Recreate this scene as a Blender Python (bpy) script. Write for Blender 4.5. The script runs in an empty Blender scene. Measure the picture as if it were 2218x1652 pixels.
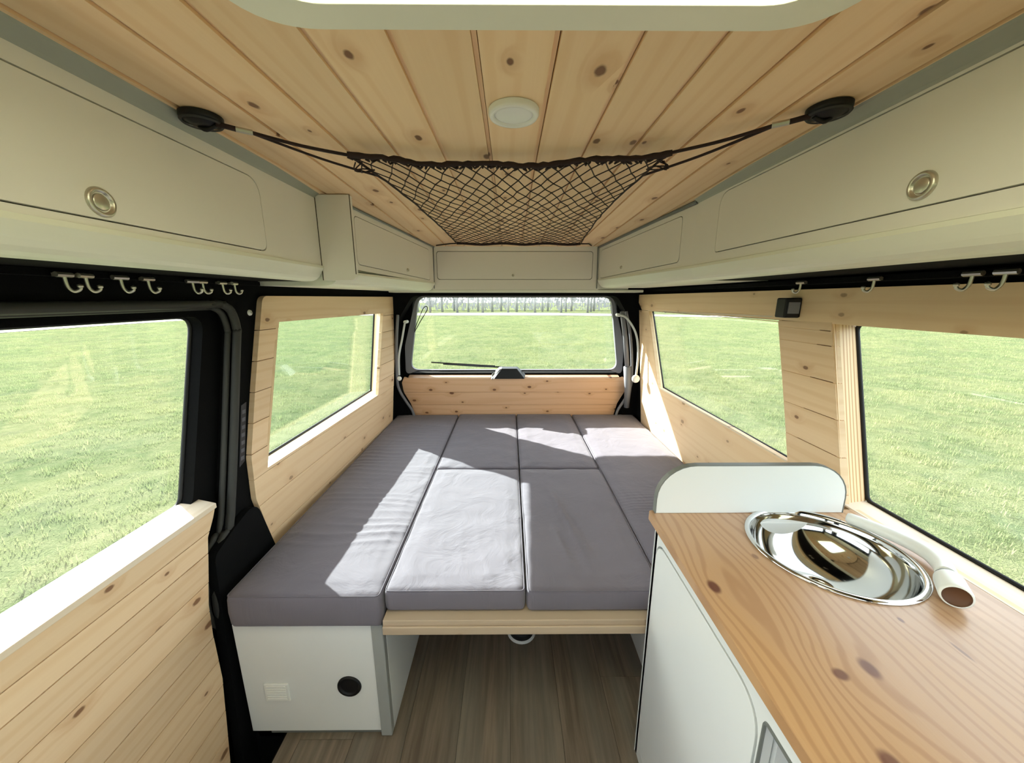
import bpy, bmesh, math, random
from mathutils import Vector, Matrix, noise
from mathutils.geometry import tessellate_polygon
C = bpy.context.scene.collection
sc = bpy.context.scene
random.seed(7)
E = 1.245            # eye height above the floor; every coordinate below is measured from the eye
PI = math.pi

# ------------------------------------------------------------------ camera
F = 800.0
cam_d = bpy.data.cameras.new('camera'); cam = bpy.data.objects.new('camera', cam_d); C.objects.link(cam)
cam_d.sensor_fit = 'HORIZONTAL'; cam_d.sensor_width = 36.0; cam_d.lens = F * 36.0 / 2218.0
cam_d.clip_start = 0.02; cam_d.clip_end = 500
cam.location = (0, 0, E)
pitch = math.atan(181.0 / F); yaw = math.atan(5.0 / F * math.cos(pitch))
cam.rotation_euler = (PI / 2 - pitch, 0, -yaw)
sc.camera = cam

# ------------------------------------------------------------------ light
SUN = Vector((1.27, -1.12, -1.0))
world = bpy.data.worlds.new('sky'); sc.world = world; world.use_nodes = True
wn = world.node_tree.nodes; wl = world.node_tree.links; wn.clear()
wo = wn.new('ShaderNodeOutputWorld'); wb = wn.new('ShaderNodeBackground'); sky = wn.new('ShaderNodeTexSky')
sky.sky_type = 'NISHITA'; sky.sun_disc = False; sky.sun_elevation = math.atan2(1.0, math.hypot(1.27, 1.12))
sky.sun_rotation = math.atan2(-SUN.x, -SUN.y); sky.air_density = 1.0; sky.dust_density = 2.0
wm = wn.new('ShaderNodeMixRGB'); wm.inputs[0].default_value = 0.55; wm.inputs[2].default_value = (7.5, 7.6, 7.7, 1)
wl.new(sky.outputs[0], wm.inputs[1]); wl.new(wm.outputs[0], wb.inputs[0]); wl.new(wb.outputs[0], wo.inputs[0])
wb.inputs[1].default_value = 0.35
sl = bpy.data.lights.new('sun', 'SUN'); so = bpy.data.objects.new('sun', sl); C.objects.link(so)
sl.energy = 12.0; sl.angle = math.radians(0.6); sl.color = (1.0, 0.97, 0.90)
so.rotation_euler = SUN.to_track_quat('-Z', 'Y').to_euler(); so.location = (-6, 4, 6)
sc.view_settings.view_transform = 'Standard'; sc.view_settings.look = 'None'
sc.view_settings.gamma = 1.0; sc.view_settings.use_curve_mapping = False
sc.view_settings.exposure = 1.05
try:
    sc.cycles.max_bounces = 14; sc.cycles.diffuse_bounces = 8; sc.cycles.transparent_max_bounces = 16
    sc.cycles.use_denoising = True; sc.cycles.sample_clamp_indirect = 12.0
except Exception: pass

# ------------------------------------------------------------------ materials
def lin(c):
    return tuple(((v / 255 + 0.055) / 1.055) ** 2.4 if v / 255 > 0.04045 else v / 255 / 12.92 for v in c) + (1.0,)
class N:
    def __init__(s, name):
        s.m = bpy.data.materials.new(name); s.m.use_nodes = True
        s.t = s.m.node_tree; s.b = s.t.nodes['Principled BSDF']; s.out = s.t.nodes['Material Output']
    def new(s, t, **k):
        n = s.t.nodes.new(t)
        for a, v in k.items(): setattr(n, a, v)
        return n
    def put(s, sock, v):
        if hasattr(v, 'is_output') or isinstance(v, bpy.types.NodeSocket): s.t.links.new(v, sock)
        else: sock.default_value = v
    def math(s, op, a, b=0.0, c=None):
        n = s.new('ShaderNodeMath', operation=op); s.put(n.inputs[0], a); s.put(n.inputs[1], b)
        if c is not None: s.put(n.inputs[2], c)
        return n.outputs[0]
    def mix(s, f, a, b, mode='MIX'):
        n = s.new('ShaderNodeMixRGB', blend_type=mode); s.put(n.inputs[0], f); s.put(n.inputs[1], a); s.put(n.inputs[2], b)
        return n.outputs[0]
    def comb(s, x, y, z=0.0):
        n = s.new('ShaderNodeCombineXYZ'); s.put(n.inputs[0], x); s.put(n.inputs[1], y); s.put(n.inputs[2], z); return n.outputs[0]
    def noise(s, vec, scale=1.0, detail=3.0, rough=0.5, dist=0.0):
        n = s.new('ShaderNodeTexNoise'); s.put(n.inputs['Vector'], vec); n.inputs['Scale'].default_value = scale
        n.inputs['Detail'].default_value = detail; n.inputs['Roughness'].default_value = rough; n.inputs['Distortion'].default_value = dist
        return n.outputs[0]
    def rng(s, v, a, b, c=0.0, d=1.0):
        n = s.new('ShaderNodeMapRange'); n.interpolation_type = 'SMOOTHSTEP'; s.put(n.inputs[0], v)
        for i, x in enumerate((a, b, c, d)): n.inputs[i + 1].default_value = x
        return n.outputs[0]
    def xyz(s):
        tc = s.new('ShaderNodeTexCoord'); sp = s.new('ShaderNodeSeparateXYZ'); s.t.links.new(tc.outputs['Object'], sp.inputs[0]); return sp.outputs
    def rand(s): return s.new('ShaderNodeObjectInfo').outputs['Random']
    def bump(s, h, strength=0.3, dist=0.002):
        n = s.new('ShaderNodeBump'); n.inputs['Strength'].default_value = strength; n.inputs['Distance'].default_value = dist
        s.put(n.inputs['Height'], h); s.t.links.new(n.outputs[0], s.b.inputs['Normal'])

def plain(name, rgb, rough=0.5, metal=0.0, var=0.04, vs=12.0, bump=0.0, bs=300.0, spec=0.5):
    n = N(name); c = lin(rgb); x = n.xyz(); v = n.comb(x[0], x[1], x[2])
    d = tuple(max(0, k * (1 - var * 2)) for k in c[:3]) + (1,)
    n.put(n.b.inputs['Base Color'], n.mix(n.noise(v, vs, 3), d, c))
    n.b.inputs['Roughness'].default_value = rough; n.b.inputs['Metallic'].default_value = metal
    n.b.inputs['Specular IOR Level'].default_value = spec
    if bump: n.bump(n.noise(v, bs, 2), bump, 0.001)
    return n.m

def pine(name, across, along, freq=160, base=(222, 190, 150), warm=(205, 165, 118), knot=(112, 70, 40), rough=0.55, ring=0.5, knots=1.0, tone=0.10, kd=(8.5, 4.8)):
    n = N(name); x = n.xyz(); r = n.rand(); ax = dict(x=0, y=1, z=2)
    u = n.math('ADD', x[ax[across]], n.math('MULTIPLY', r, 37.13)); v = n.math('ADD', x[ax[along]], n.math('MULTIPLY', r, 71.7))
    fine = n.noise(n.comb(n.math('MULTIPLY', u, 190), n.math('MULTIPLY', v, 5)), 1, 3)
    # knots
    kv = n.comb(n.math('MULTIPLY', u, kd[0]), n.math('MULTIPLY', v, kd[1]))
    vo = n.new('ShaderNodeTexVoronoi', voronoi_dimensions='2D', feature='F1'); n.put(vo.inputs['Vector'], kv); vo.inputs['Scale'].default_value = 1.0
    sp = n.new('ShaderNodeSeparateColor'); n.put(sp.inputs[0], vo.outputs['Color'])
    gate = n.rng(sp.outputs[0], 0.30, 0.34); size = n.math('ADD', 0.028, n.math('MULTIPLY', sp.outputs[1], 0.052))
    wob = n.math('MULTIPLY', n.noise(n.comb(n.math('MULTIPLY', u, 60), n.math('MULTIPLY', v, 60)), 1, 2), 0.05)
    dd = n.math('ADD', n.math('DIVIDE', vo.outputs['Distance'], size), n.math('SUBTRACT', n.math('MULTIPLY', wob, 14), 0.35))
    core = n.math('MULTIPLY', n.rng(dd, 0.6, 1.15, 1.0, 0.0), n.math('MULTIPLY', gate, knots))
    halo = n.math('MULTIPLY', n.rng(dd, 0.9, 4.5, 1.0, 0.0), n.math('MULTIPLY', gate, knots))
    # growth rings bend round the knots
    w = n.noise(n.comb(n.math('MULTIPLY', u, 7), n.math('MULTIPLY', v, 0.55)), 1, 2)
    ph = n.math('ADD', n.math('MULTIPLY', u, freq), n.math('ADD', n.math('MULTIPLY', w, 26), n.math('MULTIPLY', halo, 5)))
    rings = n.rng(n.math('SINE', ph), 0.0, 1.0)
    col = n.mix(n.math('MULTIPLY', rings, ring), lin(base), lin(warm))
    col = n.mix(n.math('MULTIPLY', fine, 0.35), col, lin(warm))
    col = n.mix(n.math('MULTIPLY', halo, 0.35), col, lin((190, 138, 88)))
    col = n.mix(n.math('MULTIPLY', core, 0.95), col, lin(knot))
    hs = n.new('ShaderNodeHueSaturation'); n.put(hs.inputs['Color'], col)
    n.put(hs.inputs['Value'], n.math('ADD', 1 - tone, n.math('MULTIPLY', n.math('FRACT', n.math('MULTIPLY', r, 17.3)), 1.3 * tone)))
    n.put(n.b.inputs['Base Color'], hs.outputs[0]); n.b.inputs['Roughness'].default_value = rough
    n.bump(n.math('ADD', fine, n.math('MULTIPLY', rings, 0.5)), 0.12, 0.001)
    return n.m

M = {}
M['ceil'] = pine('ceiling_pine', 'x', 'y', base=(242, 213, 174), warm=(228, 190, 142), ring=0.4)
M['wall'] = pine('wall_pine', 'z', 'y', base=(234, 206, 170), warm=(216, 178, 132), ring=0.35, knots=0.9)
M['wallq'] = pine('wall_pine_clear', 'z', 'y', base=(236, 208, 170), warm=(220, 182, 136), ring=0.25, knots=0.6)
M['rear'] = pine('tailgate_pine', 'z', 'x', base=(230, 188, 150), warm=(210, 160, 118), ring=0.35)
M['vert'] = pine('reveal_pine', 'y', 'z', base=(230, 204, 164), warm=(208, 164, 112), ring=0.3, knots=0.3)
M['vertring'] = pine('casing_pine', 'x', 'z', 420, base=(236, 208, 168), warm=(186, 138, 90), ring=1.0, knots=0.0)
M['sill'] = pine('sill_pine', 'x', 'y', base=(226, 212, 192), warm=(206, 184, 156), ring=0.3, knots=0.2)
M['ply'] = pine('board_pine', 'z', 'x', base=(196, 176, 152), warm=(174, 152, 128), ring=0.3, knots=0.2)
M['groove'] = plain('groove_wood', (150, 104, 62), 0.8)
M['white'] = plain('white_laminate', (228, 226, 220), 0.42, var=0.015, vs=3)
M['cool'] = plain('cool_white_laminate', (230, 233, 234), 0.35, var=0.01, vs=3)
M['edge'] = plain('grey_edge_trim', (112, 116, 114), 0.45)
M['cove'] = plain('cove_grey', (158, 162, 150), 0.5)
M['line'] = plain('dark_joint', (62, 56, 44), 0.8)
M['alu'] = plain('aluminium_trim', (168, 172, 172), 0.35, 0.15)
M['black'] = plain('black_carpet', (13, 13, 14), 0.97, bump=0.6, bs=500, spec=0.15, var=0.2)
M['blackp'] = plain('black_plastic', (16, 16, 18), 0.5, spec=0.35)
M['rubber'] = plain('grey_rubber_seal', (56, 56, 54), 0.6, spec=0.3)
M['greyp'] = plain('grey_plastic', (120, 122, 130), 0.5)
M['whitep'] = plain('white_plastic', (236, 238, 236), 0.3, var=0.01)
M['cream'] = plain('cream_plastic', (228, 230, 216), 0.4, var=0.01)
M['metal'] = plain('brushed_nickel', (205, 202, 190), 0.32, 0.9)
M['chrome'] = plain('polished_steel', (214, 214, 212), 0.07, 1.0, var=0.01)
M['rope'] = plain('dark_rope', (42, 26, 26), 0.85)
M['cordw'] = plain('white_cord', (200, 204, 206), 0.6)
M['brown'] = plain('brown_rubber', (96, 62, 38), 0.6)
M['bark'] = plain('grey_bark', (150, 150, 150), 0.9, var=0.25, vs=3)
M['body'] = plain('van_paint', (66, 70, 74), 0.35)
M['twig'] = plain('pale_twigs', (178, 178, 180), 0.9, var=0.2, vs=1)

def fabric():
    n = N('mauve_grey_cotton'); x = n.xyz(); v = n.comb(x[0], x[1], x[2])
    c = n.mix(n.noise(v, 6, 3), lin((109, 105, 116)), lin((118, 113, 124)))
    n.put(n.b.inputs['Base Color'], c); n.b.inputs['Roughness'].default_value = 0.9
    n.b.inputs['Sheen Weight'].default_value = 0.15; n.b.inputs['Specular IOR Level'].default_value = 0.2
    a = n.noise(n.comb(n.math('MULTIPLY', x[0], 5), n.math('MULTIPLY', x[1], 5)), 1.6, 4, 0.55, 1.2)
    b = n.noise(v, 900, 1)
    n.bump(n.math('ADD', a, n.math('MULTIPLY', b, 0.03)), 0.45, 0.014)
    return n.m
M['fabric'] = fabric()

def glass(name, tint=(0.93, 0.96, 0.94), refl=1.0):
    n = N(name); t = n.new('ShaderNodeBsdfTransparent'); t.inputs[0].default_value = tint + (1,)
    g = n.new('ShaderNodeBsdfGlossy'); g.inputs['Roughness'].default_value = 0.015
    f = n.new('ShaderNodeLayerWeight'); f.inputs[0].default_value = 0.5
    sch = n.math('ADD', 0.035, n.math('MULTIPLY', n.math('POWER', f.outputs['Facing'], 5.0), 0.6))
    m = n.new('ShaderNodeMixShader'); n.put(m.inputs[0], n.math('MULTIPLY', sch, refl))
    n.t.links.new(t.outputs[0], m.inputs[1]); n.t.links.new(g.outputs[0], m.inputs[2]); n.t.links.new(m.outputs[0], n.out.inputs[0])
    return n.m
M['glass'] = glass('window_glass'); M['tint'] = glass('tinted_window_glass', (0.84, 0.90, 0.88), 1.3)

def frosted():
    n = N('milky_acrylic'); n.b.inputs['Base Color'].default_value = lin((244, 242, 224)); n.b.inputs['Roughness'].default_value = 0.5
    t = n.new('ShaderNodeBsdfTranslucent'); t.inputs[0].default_value = lin((250, 248, 228))
    m = n.new('ShaderNodeMixShader'); m.inputs[0].default_value = 0.93
    n.t.links.new(n.b.outputs[0], m.inputs[1]); n.t.links.new(t.outputs[0], m.inputs[2]); n.t.links.new(m.outputs[0], n.out.inputs[0])
    return n.m
M['milky'] = frosted()

def counter_mat():
    n = N('oiled_pine_worktop'); x = n.xyz(); X, Y = x[0], x[1]
    w = n.noise(n.comb(n.math('MULTIPLY', X, 4.5), n.math('MULTIPLY', Y, 1.1)), 1, 3, 0.5)
    w2 = n.noise(n.comb(n.math('MULTIPLY', X, 26), n.math('MULTIPLY', Y, 5)), 1, 2)
    ph = n.math('ADD', n.math('MULTIPLY', X, 330), n.math('ADD', n.math('MULTIPLY', w, 60), n.math('MULTIPLY', w2, 4)))
    mask = None
    # knots of the board: x, y, half width, half length, weight
    for (kx, ky, a, b, wt) in ((.362, .557, .011, .017, 1), (.450, .400, .011, .010, .9), (.497, .408, .011, .017, .85), (.420, .300, .012, .016, .9), (.622, .486, .004, .006, .8), (.655, .432, .003, .018, .7), (.486, .635, .006, .009, .6), (.70, .30, .012, .018, .9)):
        u = n.math('DIVIDE', n.math('SUBTRACT', X, kx), a); v = n.math('DIVIDE', n.math('SUBTRACT', Y, ky), b)
        d = n.math('SQRT', n.math('ADD', n.math('MULTIPLY', u, u), n.math('MULTIPLY', v, v)))
        u2 = n.math('DIVIDE', n.math('SUBTRACT', X, kx), a * 3.2); v2 = n.math('DIVIDE', n.math('SUBTRACT', Y, ky), b * 6.5)
        e = n.math('EXPONENT', n.math('MULTIPLY', n.math('ADD', n.math('MULTIPLY', u2, u2), n.math('MULTIPLY', v2, v2)), -1.0))
        ph = n.math('ADD', ph, n.math('MULTIPLY', e, 11.0 * wt * min(1, a / .01)))
        k = n.math('MULTIPLY', n.rng(d, 0.55, 1.15, 1.0, 0.0), wt)
        mask = k if mask is None else n.math('MAXIMUM', mask, k)
    s = n.rng(n.math('SINE', ph), 0.1, 1.0)
    fine = n.noise(n.comb(n.math('MULTIPLY', X, 420), n.math('MULTIPLY', Y, 8)), 1, 3)
    big = n.noise(n.comb(n.math('MULTIPLY', X, 5), n.math('MULTIPLY', Y, 1.2)), 1.3, 2)
    base = n.mix(n.rng(big, 0.3, 0.7), lin((194, 156, 114)), lin((190, 158, 130)))
    col = n.mix(n.math('MULTIPLY', s, 0.40), base, lin((146, 104, 72)))
    col = n.mix(n.math('MULTIPLY', fine, 0.25), col, lin((170, 118, 74)))
    col = n.mix(n.math('MULTIPLY', mask, 0.88), col, lin((92, 46, 40)))
    n.put(n.b.inputs['Base Color'], col); n.b.inputs['Roughness'].default_value = 0.30
    n.b.inputs['Coat Weight'].default_value = 0.25; n.b.inputs['Coat Roughness'].default_value = 0.2
    n.bump(fine, 0.05, 0.001)
    return n.m
M['counter'] = counter_mat()

def vinyl():
    n = N('oak_vinyl'); x = n.xyz(); r = n.rand()
    u = n.math('ADD', x[0], n.math('MULTIPLY', r, 13)); v = n.math('ADD', x[1], n.math('MULTIPLY', r, 29))
    a = n.noise(n.comb(n.math('MULTIPLY', u, 60), n.math('MULTIPLY', v, 3)), 1, 4, 0.6)
    b = n.noise(n.comb(n.math('MULTIPLY', u, 14), n.math('MULTIPLY', v, 1.2)), 1, 3)
    c = n.mix(n.rng(a, 0.3, 0.75), lin((104, 90, 76)), lin((140, 126, 110)))
    c = n.mix(n.rng(b, 0.35, 0.7, 0, 0.5), c, lin((124, 120, 110)))
    hs = n.new('ShaderNodeHueSaturation'); n.put(hs.inputs['Color'], c); n.put(hs.inputs['Value'], n.math('ADD', 0.82, n.math('MULTIPLY', r, 0.28)))
    n.put(n.b.inputs['Base Color'], hs.outputs[0]); n.b.inputs['Roughness'].default_value = 0.45
    return n.m
M['vinyl'] = vinyl()

def grassmat(name, blade=False):
    k = 1.0 if blade else 0.74  # turf darkened: the shade between the blades is put into its colour
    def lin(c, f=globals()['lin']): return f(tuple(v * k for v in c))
    n = N(name); g = n.new('ShaderNodeNewGeometry'); sp = n.new('ShaderNodeSeparateXYZ'); n.t.links.new(g.outputs['Position'], sp.inputs[0]); X, Y = sp.outputs[0], sp.outputs[1]
    v = n.comb(X, Y)
    a = n.noise(v, 0.9, 4, 0.6, 0.6); b = n.noise(v, 7.0, 4, 0.65); c = n.noise(v, 60.0, 3, 0.7)
    col = n.mix(n.rng(a, 0.35, 0.65), lin((148, 154, 112)), lin((122, 136, 98)))
    col = n.mix(n.rng(n.noise(n.comb(n.math('MULTIPLY', X, 2.2), n.math('MULTIPLY', Y, 2.2)), 1, 3, 0.6), 0.56, 0.72, 0, 0.5), col, lin((104, 116, 96)))
    col = n.mix(n.rng(b, 0.38, 0.7, 0, 0.55), col, lin((168, 170, 130)))
    col = n.mix(n.rng(c, 0.35, 0.7, 0, 0.5), col, lin((88, 102, 68)))
    n.put(n.b.inputs['Base Color'], col); n.b.inputs['Roughness'].default_value = 1.0; n.b.inputs['Specular IOR Level'].default_value = 0.0
    if blade:
        t = n.new('ShaderNodeBsdfTranslucent'); n.put(t.inputs[0], col); m = n.new('ShaderNodeMixShader'); m.inputs[0].default_value = 0.35
        n.t.links.new(n.b.outputs[0], m.inputs[1]); n.t.links.new(t.outputs[0], m.inputs[2]); n.t.links.new(m.outputs[0], n.out.inputs[0])
    else: n.bump(n.math('ADD', b, c), 0.6, 0.05)
    return n.m
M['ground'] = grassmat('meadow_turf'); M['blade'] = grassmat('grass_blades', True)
M['path'] = plain('pale_gravel', (190, 184, 170), 0.9, var=0.1, vs=2)

# ------------------------------------------------------------------ mesh helpers
ORIG = {}
def link(name, bm, mat, parent=None, smooth=False, bevel=0.0, seg=2):
    """bmesh in eye coordinates -> one mesh object; children are stored relative to their parent's origin"""
    bmesh.ops.recalc_face_normals(bm, faces=bm.faces[:])
    root = parent
    while root is not None and root.parent is not None: root = root.parent
    if root is not None: org = ORIG[root.name]
    else:
        xs = [v.co for v in bm.verts]
        org = Vector(((min(v.x for v in xs) + max(v.x for v in xs)) / 2, (min(v.y for v in xs) + max(v.y for v in xs)) / 2, min(v.z for v in xs)))
    for v in bm.verts: v.co -= org
    me = bpy.data.meshes.new(name); bm.to_mesh(me); bm.free()
    if smooth:
        for p in me.polygons: p.use_smooth = True
    me.materials.append(mat)
    o = bpy.data.objects.new(name, me); C.objects.link(o)
    if parent is None:
        ORIG[o.name] = org; o.location = (org.x, org.y, org.z + E)
    else: o.parent = parent
    if bevel:
        b = o.modifiers.new('bevel', 'BEVEL'); b.width = bevel; b.segments = seg; b.limit_method = 'ANGLE'; b.angle_limit = math.radians(40); b.harden_normals = False
    return o
def empty(name, org):
    o = bpy.data.objects.new(name, None); C.objects.link(o); o.empty_display_size = 0.05
    org = Vector(org); ORIG[o.name] = org; o.location = (org.x, org.y, org.z + E); return o
def tag(o, label=None, cat=None, group=None, kind=None):
    if label: o['label'] = label
    if cat: o['category'] = cat
    if group: o['group'] = group
    if kind: o['kind'] = kind
    return o
def struct(o, label=None): return tag(o, label, kind='structure')
def thing(name, org, label, cat, group=None): return tag(empty(name, org), label, cat, group)

def bx(bm, x0, x1, y0, y1, z0, z1):
    vs = [bm.verts.new((x, y, z)) for x in (x0, x1) for y in (y0, y1) for z in (z0, z1)]
    for f in ((0, 1, 3, 2), (4, 6, 7, 5), (0, 4, 5, 1), (2, 3, 7, 6), (0, 2, 6, 4), (1, 5, 7, 3)): bm.faces.new([vs[i] for i in f])
    return vs
def box(name, x0, x1, y0, y1, z0, z1, mat, parent=None, bevel=0.002):
    bm = bmesh.new(); bx(bm, x0, x1, y0, y1, z0, z1); return link(name, bm, mat, parent, bevel=bevel)
def hexa(bm, p):   # eight corners: bottom four, top four
    vs = [bm.verts.new(q) for q in p]
    for f in ((3, 2, 1, 0), (4, 5, 6, 7), (0, 1, 5, 4), (1, 2, 6, 5), (2, 3, 7, 6), (3, 0, 4, 7)): bm.faces.new([vs[i] for i in f])
def tube(bm, pts, r, n=8, closed=False, cap=True):
    pts = [Vector(p) for p in pts]; rs = r if isinstance(r, (list, tuple)) else [r] * len(pts); rings = []; up = None; L = len(pts)
    for i, p in enumerate(pts):
        if closed: t = (pts[(i + 1) % L] - pts[i - 1])
        else: t = (pts[min(i + 1, L - 1)] - pts[max(i - 1, 0)])
        t = t.normalized() if t.length > 1e-9 else Vector((0, 0, 1))
        if up is None: up = t.orthogonal().normalized()
        up = (up - t * up.dot(t)); up = up.normalized() if up.length > 1e-6 else t.orthogonal().normalized()
        s = t.cross(up)
        rings.append([bm.verts.new(p + (up * math.cos(2 * PI * k / n) + s * math.sin(2 * PI * k / n)) * rs[i]) for k in range(n)])
    m = L if closed else L - 1
    for i in range(m):
        a, b = rings[i], rings[(i + 1) % L]
        for k in range(n): bm.faces.new((a[k], a[(k + 1) % n], b[(k + 1) % n], b[k]))
    if cap and not closed: bm.faces.new(rings[0][::-1]); bm.faces.new(rings[-1])
def smoothpts(pts, n=6):
    P = [Vector(p) for p in pts]; out = []
    for i in range(len(P) - 1):
        a, b, c, d = P[max(i - 1, 0)], P[i], P[i + 1], P[min(i + 2, len(P) - 1)]
        for k in range(n):
            t = k / n; out.append(0.5 * ((2 * b) + (c - a) * t + (2 * a - 5 * b + 4 * c - d) * t * t + (3 * b - a - 3 * c + d) * t ** 3))
    return out + [P[-1]]
def lathe(bm, prof, org, axis=(0, 0, 1), n=32):
    org = Vector(org); q = Vector((0, 0, 1)).rotation_difference(Vector(axis)); rings = []
    for r, h in prof:
        if r < 1e-6: rings.append([bm.verts.new(org + q @ Vector((0, 0, h)))])
        else: rings.append([bm.verts.new(org + q @ Vector((r * math.cos(2 * PI * k / n), r * math.sin(2 * PI * k / n), h))) for k in range(n)])
    for a, b in zip(rings, rings[1:]):
        for k in range(n):
            if len(a) == 1 and len(b) == 1: continue
            if len(a) == 1: bm.faces.new((a[0], b[k], b[(k + 1) % n]))
            elif len(b) == 1: bm.faces.new((a[k], b[0], a[(k + 1) % n]))
            else: bm.faces.new((a[k], a[(k + 1) % n], b[(k + 1) % n], b[k]))
def lobj(name, prof, org, axis, mat, parent=None, n=32, smooth=True):
    bm = bmesh.new(); lathe(bm, prof, org, axis, n); return link(name, bm, mat, parent, smooth=smooth)

# flat outlines in (u, v), cut into strips and given depth
def rpoly(pts, r, n=6):
    out = []; L = len(pts); rr = r if isinstance(r, (list, tuple)) else [r] * L
    for i in range(L):
        p = Vector(pts[i]); a = Vector(pts[i - 1]) - p; b = Vector(pts[(i + 1) % L]) - p; ri = rr[i]
        if ri < 1e-6: out.append((p.x, p.y)); continue
        an, bn = a.normalized(), b.normalized(); ang = an.angle(bn); t = min(ri / math.tan(ang / 2), a.length * .49, b.length * .49)
        p0, p1 = p + an * t, p + bn * t
        for k in range(n + 1):
            s = k / n; q = p0 * (1 - s) ** 2 + p * 2 * s * (1 - s) + p1 * s * s
            # between a parabola and a circle: close enough at these radii
            out.append((q.x, q.y))
    return out
def rrect(u0, v0, u1, v1, r, n=6): return rpoly([(u0, v0), (u1, v0), (u1, v1), (u0, v1)], r, n)
def tri2d(outer, holes=()):
    loops = [[Vector((p[0], p[1], 0)) for p in l] for l in [outer, *holes]]; flat = [(p.x, p.y) for l in loops for p in l]
    return [[flat[i] for i in t] for t in tessellate_polygon(loops)]
def clip(polys, ax, c, keep_less):
    out = []
    for P in polys:
        Q = []
        for i in range(len(P)):
            a, b = P[i], P[(i + 1) % len(P)]; da, db = a[ax] - c, b[ax] - c
            if not keep_less: da, db = -da, -db
            if da <= 1e-9: Q.append(a)
            if (da < -1e-9 and db > 1e-9) or (da > 1e-9 and db < -1e-9):
                t = da / (da - db); Q.append((a[0] + (b[0] - a[0]) * t, a[1] + (b[1] - a[1]) * t))
        if len(Q) >= 3: out.append(Q)
    return out
def cuts(polys, ax, vals):
    for c in vals: polys = clip(polys, ax, c, True) + clip(polys, ax, c, False)
    return polys
def solid(polys, f, d0, d1, bm=None):
    bm = bm or bmesh.new(); front = {}; back = {}; edges = {}
    def key(p): return (round(p[0], 5), round(p[1], 5))
    for P in polys:
        ks = []
        for p in P:
            k = key(p)
            if not ks or ks[-1] != k: ks.append(k)
        if len(ks) > 1 and ks[0] == ks[-1]: ks.pop()
        if len(set(ks)) < 3: continue
        area = sum(ks[i][0] * ks[(i + 1) % len(ks)][1] - ks[(i + 1) % len(ks)][0] * ks[i][1] for i in range(len(ks)))
        if abs(area) < 1e-9: continue
        if area < 0: ks = ks[::-1]
        for k in ks:
            if k not in front: front[k] = bm.verts.new(f(k[0], k[1], d0)); back[k] = bm.verts.new(f(k[0], k[1], d1))
        try: bm.faces.new([front[k] for k in ks]); bm.faces.new([back[k] for k in ks[::-1]])
        except ValueError: continue
        for i in range(len(ks)): edges[(ks[i], ks[(i + 1) % len(ks)])] = 1
    for (a, b) in edges:
        if (b, a) not in edges:
            try: bm.faces.new((front[b], front[a], back[a], back[b]))
            except ValueError: pass
    return bm
def plate(name, outer, holes, f, d0, d1, mat, parent=None, bevel=0.0, grid=None, smooth=False):
    P = tri2d(outer, holes)
    if grid: P = cuts(cuts(P, 0, grid[0]), 1, grid[1])
    return link(name, solid(P, f, d0, d1), mat, parent, bevel=bevel, smooth=smooth)
def planks(outer, holes, ax, joints, f, d0, d1, mat, parent, gap=0.002, grid=None, name='plank', jit=0.0006):
    base = tri2d(outer, holes)
    for a, b in zip(joints, joints[1:]):
        P = clip(clip(base, ax, b - gap / 2, True), ax, a + gap / 2, False)
        if not P: continue
        if grid: P = cuts(cuts(P, 0, grid[0]), 1, grid[1])
        j = random.uniform(-jit, jit)
        m = mat if not isinstance(mat, (list, tuple)) else random.choice(mat)
        link(name, solid(P, f, d0 + j, d1), m, parent)
def lerp(a, b, t): return a + (b - a) * t
def clamp(v, a, b): return max(a, min(b, v))

# side wall surfaces: the body narrows a little towards the tailgate
def XL(y, z): return -(0.776 - max(0, y - 1.1) * lerp(0.07, 0.03, clamp(-z / 0.75, 0, 1)))
def XR(y, z): return 0.83 - max(0, y - 1.3) * lerp(0.06, 0.008, clamp(-z / 0.75, 0, 1))
fL = lambda y, z, d: (XL(y, z) - d, y, z)
fR = lambda y, z, d: (XR(y, z) + d, y, z)
YG = [1.1, 1.3, 1.5, 1.7, 1.9, 2.1, 2.3]; ZG = [-1.0, -.75, -.5, -.25, 0.0]
def CZ(y): return 0.30 - max(0, y - 0.95) * 0.026
fC = lambda x, y, d: (x, y, CZ(y) + d)
TY = lambda z: 2.29 - 0.093 * z
fT = lambda x, z, d: (x, TY(z) + d, z)

# ================================================================== outdoors
GZ = -1.75
bm = bmesh.new(); bmesh.ops.create_grid(bm, x_segments=40, y_segments=40, size=140)
for v in bm.verts: v.co.z = GZ
struct(link('ground', bm, M['ground']), 'wide sunlit green meadow around the van')
def path_strip():
    bm = bmesh.new(); pts = []
    for k in range(-9, 11):
        x = k * 3.0; yb = 38.4 + 0.3 * math.sin(x * .13) - (0.10 * x + 0.0075 * x * x if 0 < x < 30 else 0.0)
        pts.append((x, yb - (x if x < 0 else 0) * 0.0 ))
    f = []; b = []
    for x, y in pts: f.append(bm.verts.new((x, y, GZ + .03))); b.append(bm.verts.new((x, y + 6.5 - .12 * abs(x), GZ + .03)))
    for i in range(len(f) - 1): bm.faces.new((f[i], f[i + 1], b[i + 1], b[i]))
    struct(link('trim_path', bm, M['path']), 'pale gravel path along the edge of the meadow')
    for sgn, name in ((-1, 'left'),):
        bm = bmesh.new(); a = []; c = []
        for k in range(0, 22):
            y = -26 + k * 3.1; x0 = sgn * 25.6 + 0.4 * math.sin(y * .2)
            a.append(bm.verts.new((x0, y, GZ + .025))); c.append(bm.verts.new((x0 + sgn * 2.3, y, GZ + .025)))
        for i in range(len(a) - 1): bm.faces.new((a[i], a[i + 1], c[i + 1], c[i]))
        struct(link('trim_path', bm, M['path']), 'pale path along the %s side of the meadow' % name)
path_strip()

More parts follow.
